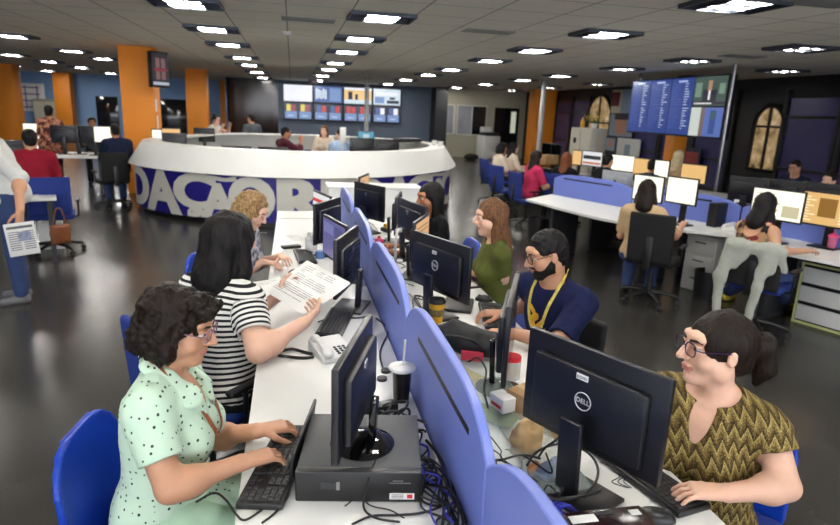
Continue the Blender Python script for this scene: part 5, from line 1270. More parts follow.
# things on this bench
p = onz(831, 249, TZ); r = empty('drink_cup', p, 0, 'pink tumbler with lid and straw at the right edge', 'cup'); MB().lathe([(0, 0), (.034, 0), (.042, .12)], n=22).build('tumbler', mat('translucent pink plastic', rgb(214, 110, 150), .15, trans=.3), r); MB().lathe([(.045, .118), (.045, .13), (.02, .15), (0, .152)], n=22).build('lid', PINK, r); MB().cyl((0, 0, .15), (.006, 0, .20), .005, n=8).build('straw', PINK, r)
p = onz(716, 226, TZ); r = empty('desk_organizer', p, yB, 'black magazine file between the two people at the right bench', 'file holder'); MB().box((0, 0, .13), (.10, .24, .26), bev=.004).build('holder', BLACKP, r)
p = onz(727, 232, TZ) + vB * .1; r = empty('telephone', p, yB, 'white telephone right of the black magazine file', 'telephone'); MB().box((0, 0, .025), (.16, .18, .05), rotx(.12), bev=.008).build('base', WHITEP, r); MB().box((-.05, 0, .065), (.045, .19, .03), rotx(.12), bev=.01).build('handset', WHITEP, r)
p = onz(742, 216, TZ + .1) ; r = empty('photo_stand', (p[0], p[1], TZ), yB + .3, 'white upright frame with a dark picture left of the floral-top person', 'picture frame'); MB().box((0, 0, .14), (.22, .02, .28), rotx(-.12), bev=.004).build('frame', WHITEP, r); MB().box((0, -.0125, .14), (.17, .003, .22), rotx(-.12)).build('picture', mat('dark photo print', rgb(60, 56, 58), .4, var=.5, vs=14), r)
keyboard('black keyboard in front of the tan-shirt person', onz(686, 216, TZ) , yB, L=.40)
paper_thing('white sheets on the desk beside the hand of the floral-top person', onz(790, 238, TZ), .21, .297, yB + .4, 8)
paper_thing('white sheets below the right bright screen of the tan-shirt person', onz(700, 222, TZ), .21, .297, yB - .3, 8)
# people facing us on the far side
person('person with dark hair and glasses looking over the dark monitors on the right', onz(795, 168, 1.22), yB + PI - .1, SK_TAN, 'short', H_DARK, DBLUE, q=.010, fem=False, glasses=GL_B, head=(0, -8, 0), sleeve=1.4)
person('person whose forehead shows above the screen at the right edge', onz(829, 181, 1.16), yB + PI, SK_PALE, 'bun', H_DARK, BLACKT, q=.010, sleeve=1.4)
# ---- second row beyond: tan screens, people with their backs turned
r3 = empty('bench_desk', (6.4, 9.2, 0), yB, 'far bench desk below the video wall carrying tan screens', 'desk')
MB().box((0, 0, TZ - .014), (7.5, .8, .028), bev=.004).build('worktop', WHITE, r3)
for i in (-3, -1, 1, 3): MB().box((i * 1.1, 0, .355), (.05, .5, .71)).build('leg', DGREY, r3)
def rowmon(px, y, w, lb, sc, rects=(), sm=(), zt=1.24, d=None, h=.30):
    a = onz(px, y, zt); bmon(lb, (px - w / 2, y), (px + w / 2, y), zt, h, fB, screen=sc, rects=rects, smats=sm, w=None)
rowmon(625, 155, 22, 'bright cream screen behind the silver computer', SCRW); rowmon(643, 158, 14, 'narrow tan screen between the cream screen and the dark-haired head', SCRT); rowmon(695, 164, 20, 'tan screen right of the blond person', SCRT); rowmon(663, 160, 12, 'cream screen hidden partly by the blond person', SCRW)
rowmon(593, 151, 18, 'white screen with dark lettering left of the dark head', WEB, [(.05, .45, .95, .72, 1), (.05, .1, .95, .25, 2)], [em(60, 60, 66, .6), em(206, 120, 80, .9)])
rowmon(578, 150, 9, 'narrow tan screen right of the auburn-haired person', SCRT)
person('person with dark hair seen from behind the silver computer', onz(608, 161, 1.16), yB, SK_TAN, 'short_full', H_BLACK, BLACKT, q=.012, sleeve=1.4)
person('person with close-cropped dark hair left of the blond person', onz(653, 166, 1.12), yB, SK_BROWN, 'short', H_BLACK, DBLUE, fem=False, q=.012, sleeve=1.4)
person('person with long blond hair and back turned below the video wall', onz(679, 157, 1.24), yB, SK_PALE, 'long', H_BLOND, TAN, q=.012, sleeve=0, neck='tank')
# ---- left end group in blue chairs
person('person in a magenta top with long dark hair in a blue chair', onz(537, 158, 1.17), face_to(1, .15), SK_TAN, 'long', H_DARK, PINKT, DARKPANT, fem=True, q=.011, sleeve=.8, bulk=1.1, lean=6)
person('person in a cream top with dark hair second from the pillar in a blue chair', onz(514, 148, 1.17), face_to(1, .1), SK_PALE, 'long', H_BLACK, CREAM, DARKPANT, q=.012, sleeve=.9)
person('person with curly dark hair furthest left of the blue chair row', onz(502, 149, 1.15), face_to(1, .1), SK_TAN, 'curly', H_BLACK, CREAM, DARKPANT, q=.012, sleeve=.9)
person('person with auburn hair and black top, back turned, before the narrow tan screen', onz(567, 160, 1.15), face_to(.8, .6), SK_PALE, 'wavy', H_RED, BLACKT, DARKPANT, q=.012, sleeve=1.4)
for (px, py, z, yw, lb) in ((537, 158, 1.17, face_to(1, .15), 'blue chair of the person in the magenta top'), (514, 148, 1.17, face_to(1, .1), 'blue chair of the person in the cream top'), (502, 149, 1.15, face_to(1, .1), 'blue chair of the curly-haired person by the far printer'), (567, 160, 1.15, face_to(.8, .6), 'dark blue chair of the auburn-haired person')):
    p = onz(px, py, z); d = A(-math.sin(yw), math.cos(yw), 0); chair(CH_FAB, p[0] - d[0] * .14, p[1] - d[1] * .14, yw, lb)
chair(CH_FAB, 3.95, 9.6 + 1.2, face_to(1, .3), 'empty blue chair between the round counter and the magenta top')
r4 = empty('bench_desk', (5.35, 10.4, 0), face_to(1, .1), 'desk in front of the row of people in blue chairs', 'desk'); MB().box((0, 0, TZ - .014), (4.6, .9, .028), bev=.004).build('worktop', WHITE, r4)
for i in (-1, 1): MB().box((i * 2, 0, .355), (.05, .6, .71)).build('leg', DGREY, r4)
for i, (px, y, lb) in enumerate(((547, 143, 'dark monitor left one in front of the magenta top'), (557, 144, 'dark monitor right one in front of the magenta top'))):
    bmon(lb, (px - 6, y), (px + 6, y), 1.22, .32, (-1, -.1), w=.46)
boxy('cardboard_box', 'brown cardboard box on the desk before the magenta top', onz(549, 164, TZ), (.36, .25, .22), .2, CARD)
# loose chairs, bins on the aisle
chair(CH_BLK, *onz(613, 246, 0)[:2], 1.2, 'empty black chair pushed under the right bench, left of the mesh chair')
p = onz(536, 244, 0); r = empty('waste_bin', (p[0], p[1], 0), .3, 'dark waste bin standing in the aisle behind the lanyard person', 'bin', 'waste bins'); MB().lathe([(0, 0), (.13, 0), (.15, .40), (.143, .40), (.125, .01), (0, .01)], n=24).build('bin_body', BLACKP, r)
# printer and beige cupboard at the back
p = onz(487, 159, 0); r = empty('printer', (p[0], p[1], 0), .2, 'large white office printer against the far right of the back wall', 'printer')
MB().box((0, 0, .5), (.75, .7, .95), bev=.01).build('body', WHITEP, r); MB().box((0, -.1, 1.05), (.7, .5, .14), bev=.02).build('scanner_lid', DGREY, r); MB().box((-.1, .1, 1.22), (.4, .3, .22), bev=.02).build('document_feeder', WHITEP, r)
for z in (.2, .45): MB().box((0, -.36, z), (.6, .02, .2), bev=.004).build('paper_drawer', WHITEP, r)
f = Fld(); p = onz(471, 160, 0); f.ell(p + A(0, 0, .12), (.3, .2, .14)); f.fn(lambda P: -P[..., 2] + .002, p, 1, 'i', .004); tag(sdf_obj('backpack', f, .02, plain('dark bag cloth', 46, 44, 42), disp=lambda P: .02 * vnoise(P, 9), amp=.03), 'dark bag lying on the floor below the back wall windows', 'bag')
p = ony(588, 140, 13.2); r = empty('cupboard', (p[0], p[1], 0), yB, 'tall beige cupboard with yellow flowers on top, left of the video wall', 'cupboard'); MB().box((0, 0, .82), (.62, .5, 1.64), bev=.006).build('body', BEIGE, r)
for s in (-1, 1): d = MB().box((.155 * s, -.26, .82), (.29, .02, 1.55), bev=.004).build('door', BEIGE, r); MB().box((.03 * s, -.275, .9), (.015, .02, .12)).build('handle', DGREY, d)
MB().box((-.16, -.272, 1.35), (.09, .004, .12)).build('dark_notice', BLACKP, r)
q_ = A(p[0], p[1], 1.64); r = empty('flower_pot', q_ + A(.12, 0, 0), 0, 'pot of yellow flowers on top of the beige cupboard', 'flower pot'); MB().lathe([(0, 0), (.06, 0), (.08, .1), (.07, .1), (0, .09)], n=16).build('pot', WHITEP, r)
m = MB(); rr = random.Random(2)
for i in range(40): c = A(rr.gauss(0, .1), rr.gauss(0, .08), .16 + rr.random() * .12); m.lathe([(0, -.012), (.02, 0), (0, .012)], tuple(c), 6); m.tube([A(0, 0, .09), c], .003, 4, mi=1)
m.build('flowers', [mat('yellow petals', rgb(232, 200, 40), .6), mat('green stems', rgb(60, 96, 40), .6)], r)
r = empty('bottle', q_ + A(-.18, 0, 0), 0, 'small yellow bottle on top of the beige cupboard', 'bottle'); MB().lathe([(0, 0), (.05, 0), (.05, .14), (.02, .19), (.02, .23), (0, .235)], n=16).build('bottle_body', YELLOW, r)
# ---- video wall
VX = 7.4
def vw(px, py): p = onx(px, py, VX); return p
yR, yL = vw(731, 76)[1], vw(633, 82)[1]; zT, zBt = 2.69, 1.60
r = empty('video_wall', (VX, (yR + yL) / 2, 0), 0, 'big video wall of screens hanging before the dark violet windows', 'video wall')
yy = lambda t: yL + (yR - yL) * t - (yR + yL) / 2
MB().box((.07, 0, (zT + zBt) / 2), (.12, abs(yR - yL) + .04, zT - zBt + .03), bev=.006).build('screen_frame', BLKF, r)
for t in (.03, .97): MB().box((.12, yy(t), (CEILZ + zBt) / 2), (.05, .06, CEILZ - zBt)).build('ceiling_hanger', METAL, r)
MB().cyl((.0, yR - (yR + yL) / 2 - .07, 0), (.0, yR - (yR + yL) / 2 - .07, CEILZ), .03, n=12).build('pole', METAL, r)
def vscreen(name, t0, t1, z0, z1, base, rects, mats):
    m = MB(); P = lambda u, w, e: A(-.001 - e, yy(t0 + (t1 - t0) * u), z0 + (z1 - z0) * w)
    m.quad([P(0, 0, 0), P(1, 0, 0), P(1, 1, 0), P(0, 1, 0)], 0)
    for i, (a, b, c, d, k) in enumerate(rects): m.quad([P(a, b, .001 + .0001 * i), P(c, b, .001 + .0001 * i), P(c, d, .001 + .0001 * i), P(a, d, .001 + .0001 * i)], k)
    m.build(name, [base] + mats, r)
TBL = em(40, 66, 140, .85); TBW = em(190, 206, 240, .9); TB2 = em(60, 92, 176, .85); DK = em(20, 26, 34, .6)
rr = random.Random(9)
for c in range(3):
    for w in range(2):
        rects = []
        if w == 1: rects.append((.3, .86, .7, .92, 1))
        for i in range(9):
            y = (.80 if w else .95) - i * .09
            if y < .06: continue
            rects.append((.06, y - .012, .06 + rr.uniform(.3, .5), y + .012, 2)); rects.append((.62, y - .014, .62 + rr.uniform(.08, .26), y + .014, 1))
        vscreen('screen', c * .232 + .004, (c + 1) * .232, (zT + zBt) / 2 if w else zBt + .02, zT - .01 if w else (zT + zBt) / 2, TBL, rects, [TBW, TB2])
vscreen('news_screen', .70, .985, (zT + zBt) / 2 + .02, zT - .01, em(60, 84, 76, .8), [(0, .04, 1, .14, 2), (.05, .06, .6, .10, 1), (.30, .14, .72, .55, 3), (.44, .52, .56, .86, 4), (.47, .2, .53, .52, 1), (.05, .3, .25, .8, 5), (.78, .4, .95, .75, 5)], [em(236, 236, 236, .9), em(40, 40, 60, .7), em(24, 32, 60, .6), em(196, 150, 120, .7), em(120, 150, 130, .8)])
vscreen('news_screen', .70, .985, zBt + .02, (zT + zBt) / 2 - .01, em(90, 116, 190, .8), [(0, 0, .32, 1, 1), (.32, 0, .45, 1, 2), (.62, .1, .80, .9, 3), (.66, .6, .76, .85, 4)], [em(206, 214, 206, .9), em(130, 110, 110, .7), em(50, 80, 150, .8), em(70, 110, 90, .7)])
# posters hung beside the video wall
def poster(lb, y0, y1, z0, z1, base, rects, mats, X=9.86):
    rp = empty('poster', (X, (y0 + y1) / 2, (z0 + z1) / 2), 0, lb, 'poster', 'posters'); w, h = abs(y1 - y0), z1 - z0
    MB().box((0, 0, 0), (.02, w, h)).build('sheet', base, rp); m = MB()
    for i, (a, b, c, d, k) in enumerate(rects): m.quad([A(-.011 - .0003 * i, w * (.5 - u), h * (v - .5)) for u, v in ((a, b), (c, b), (c, d), (a, d))], k)
    m.build('printed_image', mats, rp)
PM = [mat('poster skin tone', rgb(206, 150, 130), .6), mat('poster dark', rgb(60, 50, 56), .6), mat('poster blue grey', rgb(150, 170, 190), .6)]
y_ = lambda px, py: onx(px, py, 9.86)
a, b = y_(614, 84), y_(632, 105); poster('portrait poster with a dark red shape left of the video wall, upper one', a[1], b[1], 2.05, 2.75, mat('poster cream', rgb(206, 200, 170), .6), [(0, .3, .4, .9, 0), (.5, 0, 1, 1, 2)], [mat('poster dark red', rgb(110, 30, 40), .6), PM[1], PM[2]])
a, b = y_(612, 107), y_(632, 130); poster('portrait poster of a face left of the video wall, lower one', a[1], b[1], 1.36, 2.02, PM[2], [(.25, .1, .75, .9, 0), (.2, .75, .8, 1, 1)], PM)
a, b = y_(619, 131), y_(639, 156); poster('white poster with a pale figure below the video wall', a[1], b[1], .72, 1.32, PAPER, [(.35, .1, .6, .7, 2)], PM)
a, b = y_(605, 129), y_(617, 147); poster('small dark framed portrait right of the beige cupboard', a[1], b[1], .85, 1.33, PM[1], [(.15, .1, .85, .9, 2), (.35, .3, .65, .8, 0)], PM)
a, b = y_(687, 137), y_(701, 153); poster('red and blue poster below the right end of the video wall', a[1], b[1], .70, 1.25, mat('poster navy', rgb(30, 34, 60), .6), [(.1, .3, .9, .8, 0)], [mat('poster red', rgb(160, 60, 60), .6)])

# ------------------------------------------------------------------ round counter
RP = [(-2.84, 12.2), (-2.72, 11.05), (-2.05, 10.15), (-1.25, 9.62), (-.45, 9.30), (.4, 9.27), (1.2, 9.52), (2.05, 10.1), (2.85, 11.05), (3.35, 12.3), (3.42, 13.5), (2.9, 14.8), (1.8, 15.7), (.2, 16.0), (-1.4, 15.6), (-2.1, 14.7), (-2.52, 13.5)]
def closed(P, n=10):
    P = [np.asarray(p, float) for p in P]; N = len(P); out = []
    for i in range(N):
        a, b, c, d = P[i - 1], P[i], P[(i + 1) % N], P[(i + 2) % N]
        for t in np.arange(n) / n: out.append(.5 * (2 * b + (c - a) * t + (2 * a - 5 * b + 4 * c - d) * t * t + (3 * b - a - 3 * c + d) * t ** 3))
    return np.array(out)
RC_ = closed(RP); cen = RC_.mean(0)
def ring(off):
    t = np.roll(RC_, -1, 0) - np.roll(RC_, 1, 0); t /= np.linalg.norm(t, axis=1)[:, None]; n_ = np.stack([t[:, 1], -t[:, 0]], 1)
    return RC_ + n_ * off
r = empty('reception_counter', (cen[0], cen[1], 0), 0, 'big round white counter with blue and white lettering round its base', 'counter')
def sweep(prof):
    m = MB(); L = [ring(o) for o, z in prof]; N = len(RC_); V = []; F = []
    for q, (o, z) in zip(L, prof): V += [(p[0] - cen[0], p[1] - cen[1], z) for p in q]
    k = len(prof)
    for j in range(k):
        j2 = (j + 1) % k; F += [(j * N + i, j * N + (i + 1) % N, j2 * N + (i + 1) % N, j2 * N + i) for i in range(N)]
    return m.add(V, F)
NAVYL = mat('deep blue vinyl', rgb(34, 24, 128), .45, var=.02); OFFW = mat('off white lettering vinyl', rgb(212, 210, 200), .45, var=.01)
sweep([(0, .80), (-.04, .785), (-.20, .785), (-.30, 1.14), (-.56, 1.14), (-.56, 1.17), (-.25, 1.17)]).build('counter_rim', WHITE, r, ang=25)
sweep([(-.10, .09), (-.10, .79), (-.14, .79), (-.14, .09)]).build('base_panel', NAVYL, r)
sweep([(-.20, .0), (-.20, .1), (-.24, .1), (-.24, 0)]).build('toe_kick', BLACKP, r)
sweep([(-.55, .71), (-.55, .74), (-1.25, .74), (-1.25, .71)]).build('inner_worktop', WHITE, r)
# lettering bent round the base
PTH = ring(-.096); seg = np.linalg.norm(np.roll(PTH, -1, 0) - PTH, axis=1); cum = np.concatenate([[0], np.cumsum(seg)]); PC_ = np.vstack([PTH, PTH[:1]])
def onpath(s):
    s = s % cum[-1]; i = min(int(np.searchsorted(cum, s, 'right')) - 1, len(seg) - 1); t = (s - cum[i]) / seg[i]; return PC_[i] * (1 - t) + PC_[i + 1] * t
def s_at(px, py, z=.45):
    v = ray(px, py); best = None
    for s in np.linspace(0, cum[-1] * .62, 1600):
        p = onpath(s) ; d = abs(p[0] * v[1] - p[1] * v[0]) / np.hypot(v[0], v[1])
        if p[1] < cen[1] + .8 and (best is None or d < best[0]): best = (d, s)
    return best[1]
def letter(ch, x0, x1, z0=.10, z1=.79, bold=.04):
    """one letter stretched between the path positions x0..x1"""
    V, F = text_geo(ch, 1.0, bold); lo, hi = V.min(0), V.max(0)
    bm = bmesh.new(); vs = [bm.verts.new(((p[0] - lo[0]) / (hi[0] - lo[0]), (p[1] - lo[1]) / (hi[1] - lo[1]), 0)) for p in V]
    for q in F:
        try: bm.faces.new([vs[i] for i in q])
        except ValueError: pass
    for k in range(1, 14): bmesh.ops.bisect_plane(bm, geom=bm.verts[:] + bm.edges[:] + bm.faces[:], plane_co=(k / 14, 0, 0), plane_no=(1, 0, 0))
    bm.verts.index_update(); out = []
    for v in bm.verts:
        p = onpath(x0 + (x1 - x0) * v.co.x); c = p - cen; out.append((p[0] - cen[0], p[1] - cen[1], z0 + (z1 - z0) * v.co.y))
    Q = [tuple(v.index for v in f.verts) for f in bm.faces]; bm.free(); return out, Q
lt = MB()
for ch, pa, pb, za, zb in (('E', (122, 190), (134, 190), .12, .79), ('D', (133, 190), (149, 190), .12, .79), ('A', (147, 195), (181, 195), .08, .80), ('Ç', (174, 195), (216, 195), .02, .80), ('Ã', (201, 197), (236, 197), .10, .86), ('O', (229, 197), (274, 197), .09, .80), ('R', (278, 198), (326, 198), .09, .80), ('E', (322, 198), (352, 198), .09, .80), ('D', (348, 198), (386, 198), .09, .80), ('A', (380, 197), (414, 197), .09, .80), ('Ç', (406, 195), (432, 195), .02, .80), ('Ã', (424, 192), (446, 192), .09, .86), ('O', (440, 188), (451, 185), .09, .8)):
    a, b = s_at(*pa), s_at(*pb); parts_ = [('A', .10, .655), ('~', .675, .775)] if ch == 'Ã' else [(ch, max(za, .09) if ch != 'Ç' else za + .07, min(zb, .785))]
    for pc, z0_, z1_ in parts_:
        V, F = letter(pc, a, b, z0_, z1_)
        for q, dd in enumerate((0, -.018, .018)):
            W2_ = []
            for vx in V:
                an = dd / 3.1; ca, sa = math.cos(an), math.sin(an); W2_.append(((vx[0] * ca - vx[1] * sa) * (1 + .0003 * q), (vx[0] * sa + vx[1] * ca) * (1 + .0003 * q), vx[2]))
            lt.add(W2_, F)
lo_ = lt.build('lettering', OFFW, r)
# monitors and people inside the counter
def cmon(px, y, w, lb, face=(0, 1), zt=1.20, Y=None, **kw):
    bmon(lb, (px - w / 2, y), (px + w / 2, y), zt, .32, face, **kw)
for px, y, w, lb in ((236, 148, 26, 'low black monitor back on the round counter, left of the pair'), (273, 149, 30, 'low black monitor back on the round counter, right of the pair')):
    p = ony(px, y - 2, 10.6); monitor(lb, (p[0], p[1], TZ), 0, .50, .32, p[2] - .32 - TZ, logo=None, sticker=False)
for px, y, lb, zt in ((363, 138, 'black monitor back on the round counter near the grey post, left one', 1.32), (387, 139, 'black monitor back on the round counter near the grey post, right one', 1.32)):
    p = ony(px, y, 11.6); monitor(lb, (p[0], p[1], TZ), .12, .50, .34, p[2] - .34 - TZ, logo=None, sticker=False)
p = ony(366, 131, 12.4); monitor('small monitor with a turquoise picture on the round counter', (p[0], p[1], TZ), PI, .34, .26, p[2] - .26 - TZ, screen=em(60, 150, 180, .9), rects=[(0, 0, 1, .4, 1), (.3, .3, .7, .8, 2)], smats=[em(220, 200, 110, .8), em(190, 220, 220, .8)], logo=None, sticker=False)
for px, y, lb, zt, sc in ((161, 129, 'bright white screen on the left end of the round counter', 1.42, SCRW), (171, 128, 'tan screen on the left end of the round counter', 1.42, SCRT)):
    p = ony(px, y, 12.3); monitor(lb, (p[0], p[1], TZ), PI + .1, .34, .27, p[2] - .27 - TZ, screen=sc, logo=None, sticker=False)
p = ony(174, 133, 11.7); monitor('black monitor back on the left end of the round counter', (p[0], p[1], TZ), .1, .42, .32, p[2] - .32 - TZ, logo=None, sticker=False)
p = ony(204, 128, 14.2); monitor('dark monitor beside the person with raised hands', (p[0], p[1], TZ), .1, .44, .3, p[2] - .3 - TZ, logo=None, sticker=False)
person('person in a maroon checked shirt seated at the round counter, hand at the chin', ony(286, 133, 13.0), face_to(.9, .5), SK_BROWN, 'short', H_BLACK, MAROON, DARKPANT, fem=False, q=.012, sleeve=1.6, s=1.0, head=(-20, -6, 0), wr={'r': ony(301, 141, 12.9), 'l': ony(293, 147, 13.3)})
person('person in a cream top with long brown hair inside the round counter', ony(324, 131, 13.8), face_to(-.3, -1), SK_PALE, 'long', H_BROWN, CREAM, DARKPANT, q=.012, sleeve=1.3)
person('person in a light blue shirt seen from behind inside the round counter', ony(340, 135, 13.2), face_to(-.2, 1), SK_PALE, 'short', H_DARK, LBLUE, DARKPANT, fem=False, q=.012, sleeve=1.6, head=(30, 0, 0))
person('person with raised hands standing at the left of the round counter', ony(216, 120, 16.4), face_to(.85, -.5), SK_PALE, 'bun', H_DARK, WSHIRT, DARKPANT, stand=True, q=.014, sleeve=.2, wr={'r': ony(222, 128, 16.2), 'l': ony(230, 126, 16.3)})
person('person in a grey shirt seen from behind beyond the round counter', ony(251, 119, 17.5), face_to(-.5, .9), SK_TAN, 'short', H_BLACK, GREYT, DARKPANT, stand=True, fem=False, q=.014, sleeve=.9, head=(25, 0, 0))
p = ony(343, 126, 13.0); r = empty('sign_stand', (p[0], p[1], TZ), 0, 'white paddle-shaped card standing on the round counter', 'card stand'); MB().cyl((0, 0, 0), (0, 0, .40), .012, n=10).lathe([(0, 0), (.06, 0), (.06, .01), (0, .012)], n=16).box((0, 0, .55), (.13, .012, .34), bev=.005).build('card', WHITEP, r)
for i, (px, y, Y, h, lb) in enumerate(((312, 137, 12.6, .22, 'white beaker on the round counter between the two groups'), (434, 148, 12.6, .1, 'small white cup at the right end of the round counter'), (440, 150, 12.2, .1, 'second small white cup at the right end of the round counter'))):
    p = ony(px, y, Y); z0 = 1.17 if i else TZ; o = MB().lathe([(0, 0), (.05, 0), (.06, h), (.055, h), (.045, .01), (0, .01)], (p[0], p[1], z0), 16).build('beaker', WHITEP); tag(o, lb, 'cup', 'white cups on the counter')
r = empty('paper_tray', (2.55, 13.6, 1.17), .5, 'dark tray on the right end of the round counter', 'tray'); MB().box((0, 0, .04), (.6, .3, .08), bev=.01).build('tray_body', DGREY, r)

# ------------------------------------------------------------------ television bank on the back wall
tv0 = empty('television', (0, 0, 0), 0, None, None, 'television bank')
MB().box((0, 0, 0), (1.18, .07, .69), bev=.006).build('casing', BLKF, tv0)
CT = [em(226, 228, 240, 1.1), em(70, 100, 160, .9), em(236, 196, 130, 1.0), em(206, 222, 232, 1.0), em(30, 40, 70, .7), em(196, 60, 60, .9), em(232, 212, 90, .9), em(120, 150, 200, .9), em(160, 70, 90, .8), em(30, 90, 70, .7)]
TVS = [tv0] + [copy_tree(tv0) for _ in range(7)]
looks = ['blank white', 'blue map', 'orange skyline', 'pale web page', 'yellow-headed pair of portraits', 'blue and red pair of portraits', 'red pair of portraits', 'dark blue pair of portraits']
for k in range(8):
    c, w = k % 4, k // 4
    o = TVS[k]
    o.location = (.24 + 1.20 * c, YB - .13, 2.36 - .70 * w)
    tag(o, 'television showing %s, %s row, %s from the left' % (looks[k], ('upper', 'lower')[w], ORD[c]), 'television', 'television bank')
    m = MB(); W2, H2 = 1.12, .63
    def q_(a, b, c_, d, mi, e): m.quad([A(-W2 / 2 + W2 * u, -.0365 - e, -H2 / 2 + H2 * v) for u, v in ((a, b), (c_, b), (c_, d), (a, d))], mi)
    if w == 0:
        q_(0, 0, 1, 1, (0, 1, 2, 3)[c], 0)
        if c == 1:
            for i in range(5): q_(.06 + .08 * i, .2 + .05 * (i % 2), .12 + .08 * i, .85 - .06 * (i % 3), 3, .001 + .0002 * i)
            q_(.55, .1, .95, .9, 7, .001)
        if c == 2: q_(0, 0, 1, .25, 3, .001); q_(.15, .25, .3, .75, 4, .001); q_(.4, .25, .5, .6, 4, .0012); q_(0, .85, 1, 1, 0, .001)
        if c == 3: q_(.05, .1, .4, .5, 7, .001); q_(.5, .1, .95, .3, 4, .001); q_(.1, .6, .9, .8, 0, .001); q_(.6, .35, .8, .5, 9, .001)
    else:
        q_(0, 0, 1, 1, 4, 0)
        for j in (0, 1):
            x = .04 + .5 * j; q_(x, .04, x + .42, .48, 7, .001); q_(x + .05, .5, x + .2, .92, (6, 1, 5, 1)[c], .001); q_(x + .22, .5, x + .38, .9, (8, 5, 5, 0)[c], .0012); q_(x + .1, .2, x + .3, .24, 3, .0014)
    m.build('screen', CT, o)
# beam projector and rod under the ceiling near the back
r = empty('ceiling_projector', (.62 , 18.5, 2.55), 0, 'small projector hanging from the ceiling before the televisions', 'projector'); MB().cyl((0, 0, .06), (0, 0, .30), .02, n=10).build('hanger', METAL, r); MB().box((0, 0, 0), (.26, .3, .14), bev=.02).build('body', DGREY, r)

# ------------------------------------------------------------------ left side
# television on the big column
r = empty('television', (-2.50, 12.86, 2.42), face_to(.80, -.60), 'portrait television hanging on the big orange column', 'television'); MB().box((0, 0, 0), (.42, .10, .66), bev=.008).build('casing', BLKF, r)
m = MB(); P = lambda u, v, e: A(-.19 + .38 * u, .051 + e, -.30 + .60 * v); m.quad([P(0, 0, 0), P(1, 0, 0), P(1, 1, 0), P(0, 1, 0)], 0)
for i, (a, b, c, d, k) in enumerate(((0, .03, 1, .12, 1), (.2, .2, .45, .45, 2), (.55, .2, .8, .45, 2), (.2, .55, .45, .85, 2), (.55, .55, .8, .85, 2), (.1, .46, .9, .53, 3))): m.quad([P(a, b, .0005 + .0001 * i), P(c, b, .0005 + .0001 * i), P(c, d, .0005 + .0001 * i), P(a, d, .0005 + .0001 * i)], k)
m.build('screen', [em(70, 66, 74, .5), em(190, 196, 210, .8), em(150, 110, 110, .6), em(170, 60, 70, .6)], r)
MB().box((0, -.10, 0), (.1, .12, .1)).build('wall_bracket', METAL, r)
r = empty('notice_paper', (-2.655, 13.2, 1.75), 0, 'white notices pinned to the side of the big orange column', 'notice'); MB().box((0, 0, 0), (.006, .14, .24)).box((0, .05, -.4), (.006, .12, .4)).build('sheet', PAPER, r)
# standing person with the newspaper
f1_ = onz(22, 300, .03)
pS, cS = person('person in a white shirt and jeans standing at the left edge holding a newspaper', A(-2.60, 5.92, 1.60), face_to(-.95, -.30), SK_TAN, 'short', H_DARK, WSHIRT, JEANS, SHOE, False, 13, (0, 0, 0), stand=True, q=.009, sleeve=1.05, bulk=1.08, hem=-.10, neck='crew',
       wr={'l': onz(20, 210, .98)}, el={'l': onz(19, 178, 1.20)}, fd={'l': A(.0, -.3, -1)}, pn={'l': A(-.8, .3, 0)}, curl={'l': (40, 50, 30)})
nc = onz(22, 239, .83); e1 = unit(onz(33, 228, .86) - onz(17, 224, .88)); r = empty('newspaper', nc, 0, 'folded newspaper held by the standing person at the left edge', 'newspaper')
eu = unit(A(-.12, 0.05, 1)); er = unit(np.cross(eu, unit(EYE - nc))) * -1; en = np.cross(er, eu); Rn = np.stack([er, en, eu], 1)
er2 = er if (onz(40, 235, .83) - onz(10, 235, .83)) @ er > 0 else -er
MB().box((0, 0, 0), (.19, .014, .24), Rn, bev=.004).build('folded_pages', mat('newsprint white', rgb(206, 206, 204), .75, var=.03), r)
m = MB(); sgn = 1 if en @ (EYE - nc) > 0 else -1
for i in range(9):
    for j in range(2): m.box(er2 * (-.044 + .088 * j) + eu * (.055 - .016 * i) + en * sgn * .0085, (.07, .001, .006), Rn)
m.box(eu * .088 + en * sgn * .0085, (.16, .001, .018), Rn); m.box(er2 * .02 + eu * .02 + en * sgn * .009, (.08, .001, .07), Rn, mi=1); m.build('printed_text', [INK, mat('news photo', rgb(130, 136, 156), .7, var=.4, vs=40)], r)
# desk with red-shirt person
r = empty('bench_desk', (-3.9, 9.2, 0), .15, 'desk of the person in the crimson shirt at the left edge', 'desk'); MB().box((0, 0, TZ - .014), (1.3, .8, .028), bev=.004).build('worktop', WHITE, r)
for s in (-1, 1): MB().box((.58 * s, 0, .355), (.05, .6, .71)).build('leg', DGREY, r)
pR = onz(30, 143, 1.17)
person('person in a crimson shirt seen from behind in a blue chair at the left', ony(30, 140, 8.2), face_to(-.35, 1), SK_TAN, 'short_full', H_BLACK, REDT, JEANS, fem=False, q=.010, sleeve=.9, bulk=1.1, lean=10)
p = ony(52, 205, 7.75); chair(CH_FAB, ony(47, 160, 7.9)[0], 7.9, face_to(-.3, 1), 'dark blue chair of the person in the crimson shirt')
p = ony(18, 140, 9.3); monitor('bright screen before the person in the crimson shirt', (p[0], p[1], TZ), PI + .2, .5, .32, .14, screen=SCRW, logo=None, sticker=False)
p = ony(6, 140, 9.0); monitor('dark monitor at the left edge before the crimson shirt', (p[0], p[1], TZ), .2, .5, .32, .2, logo=None, sticker=False)
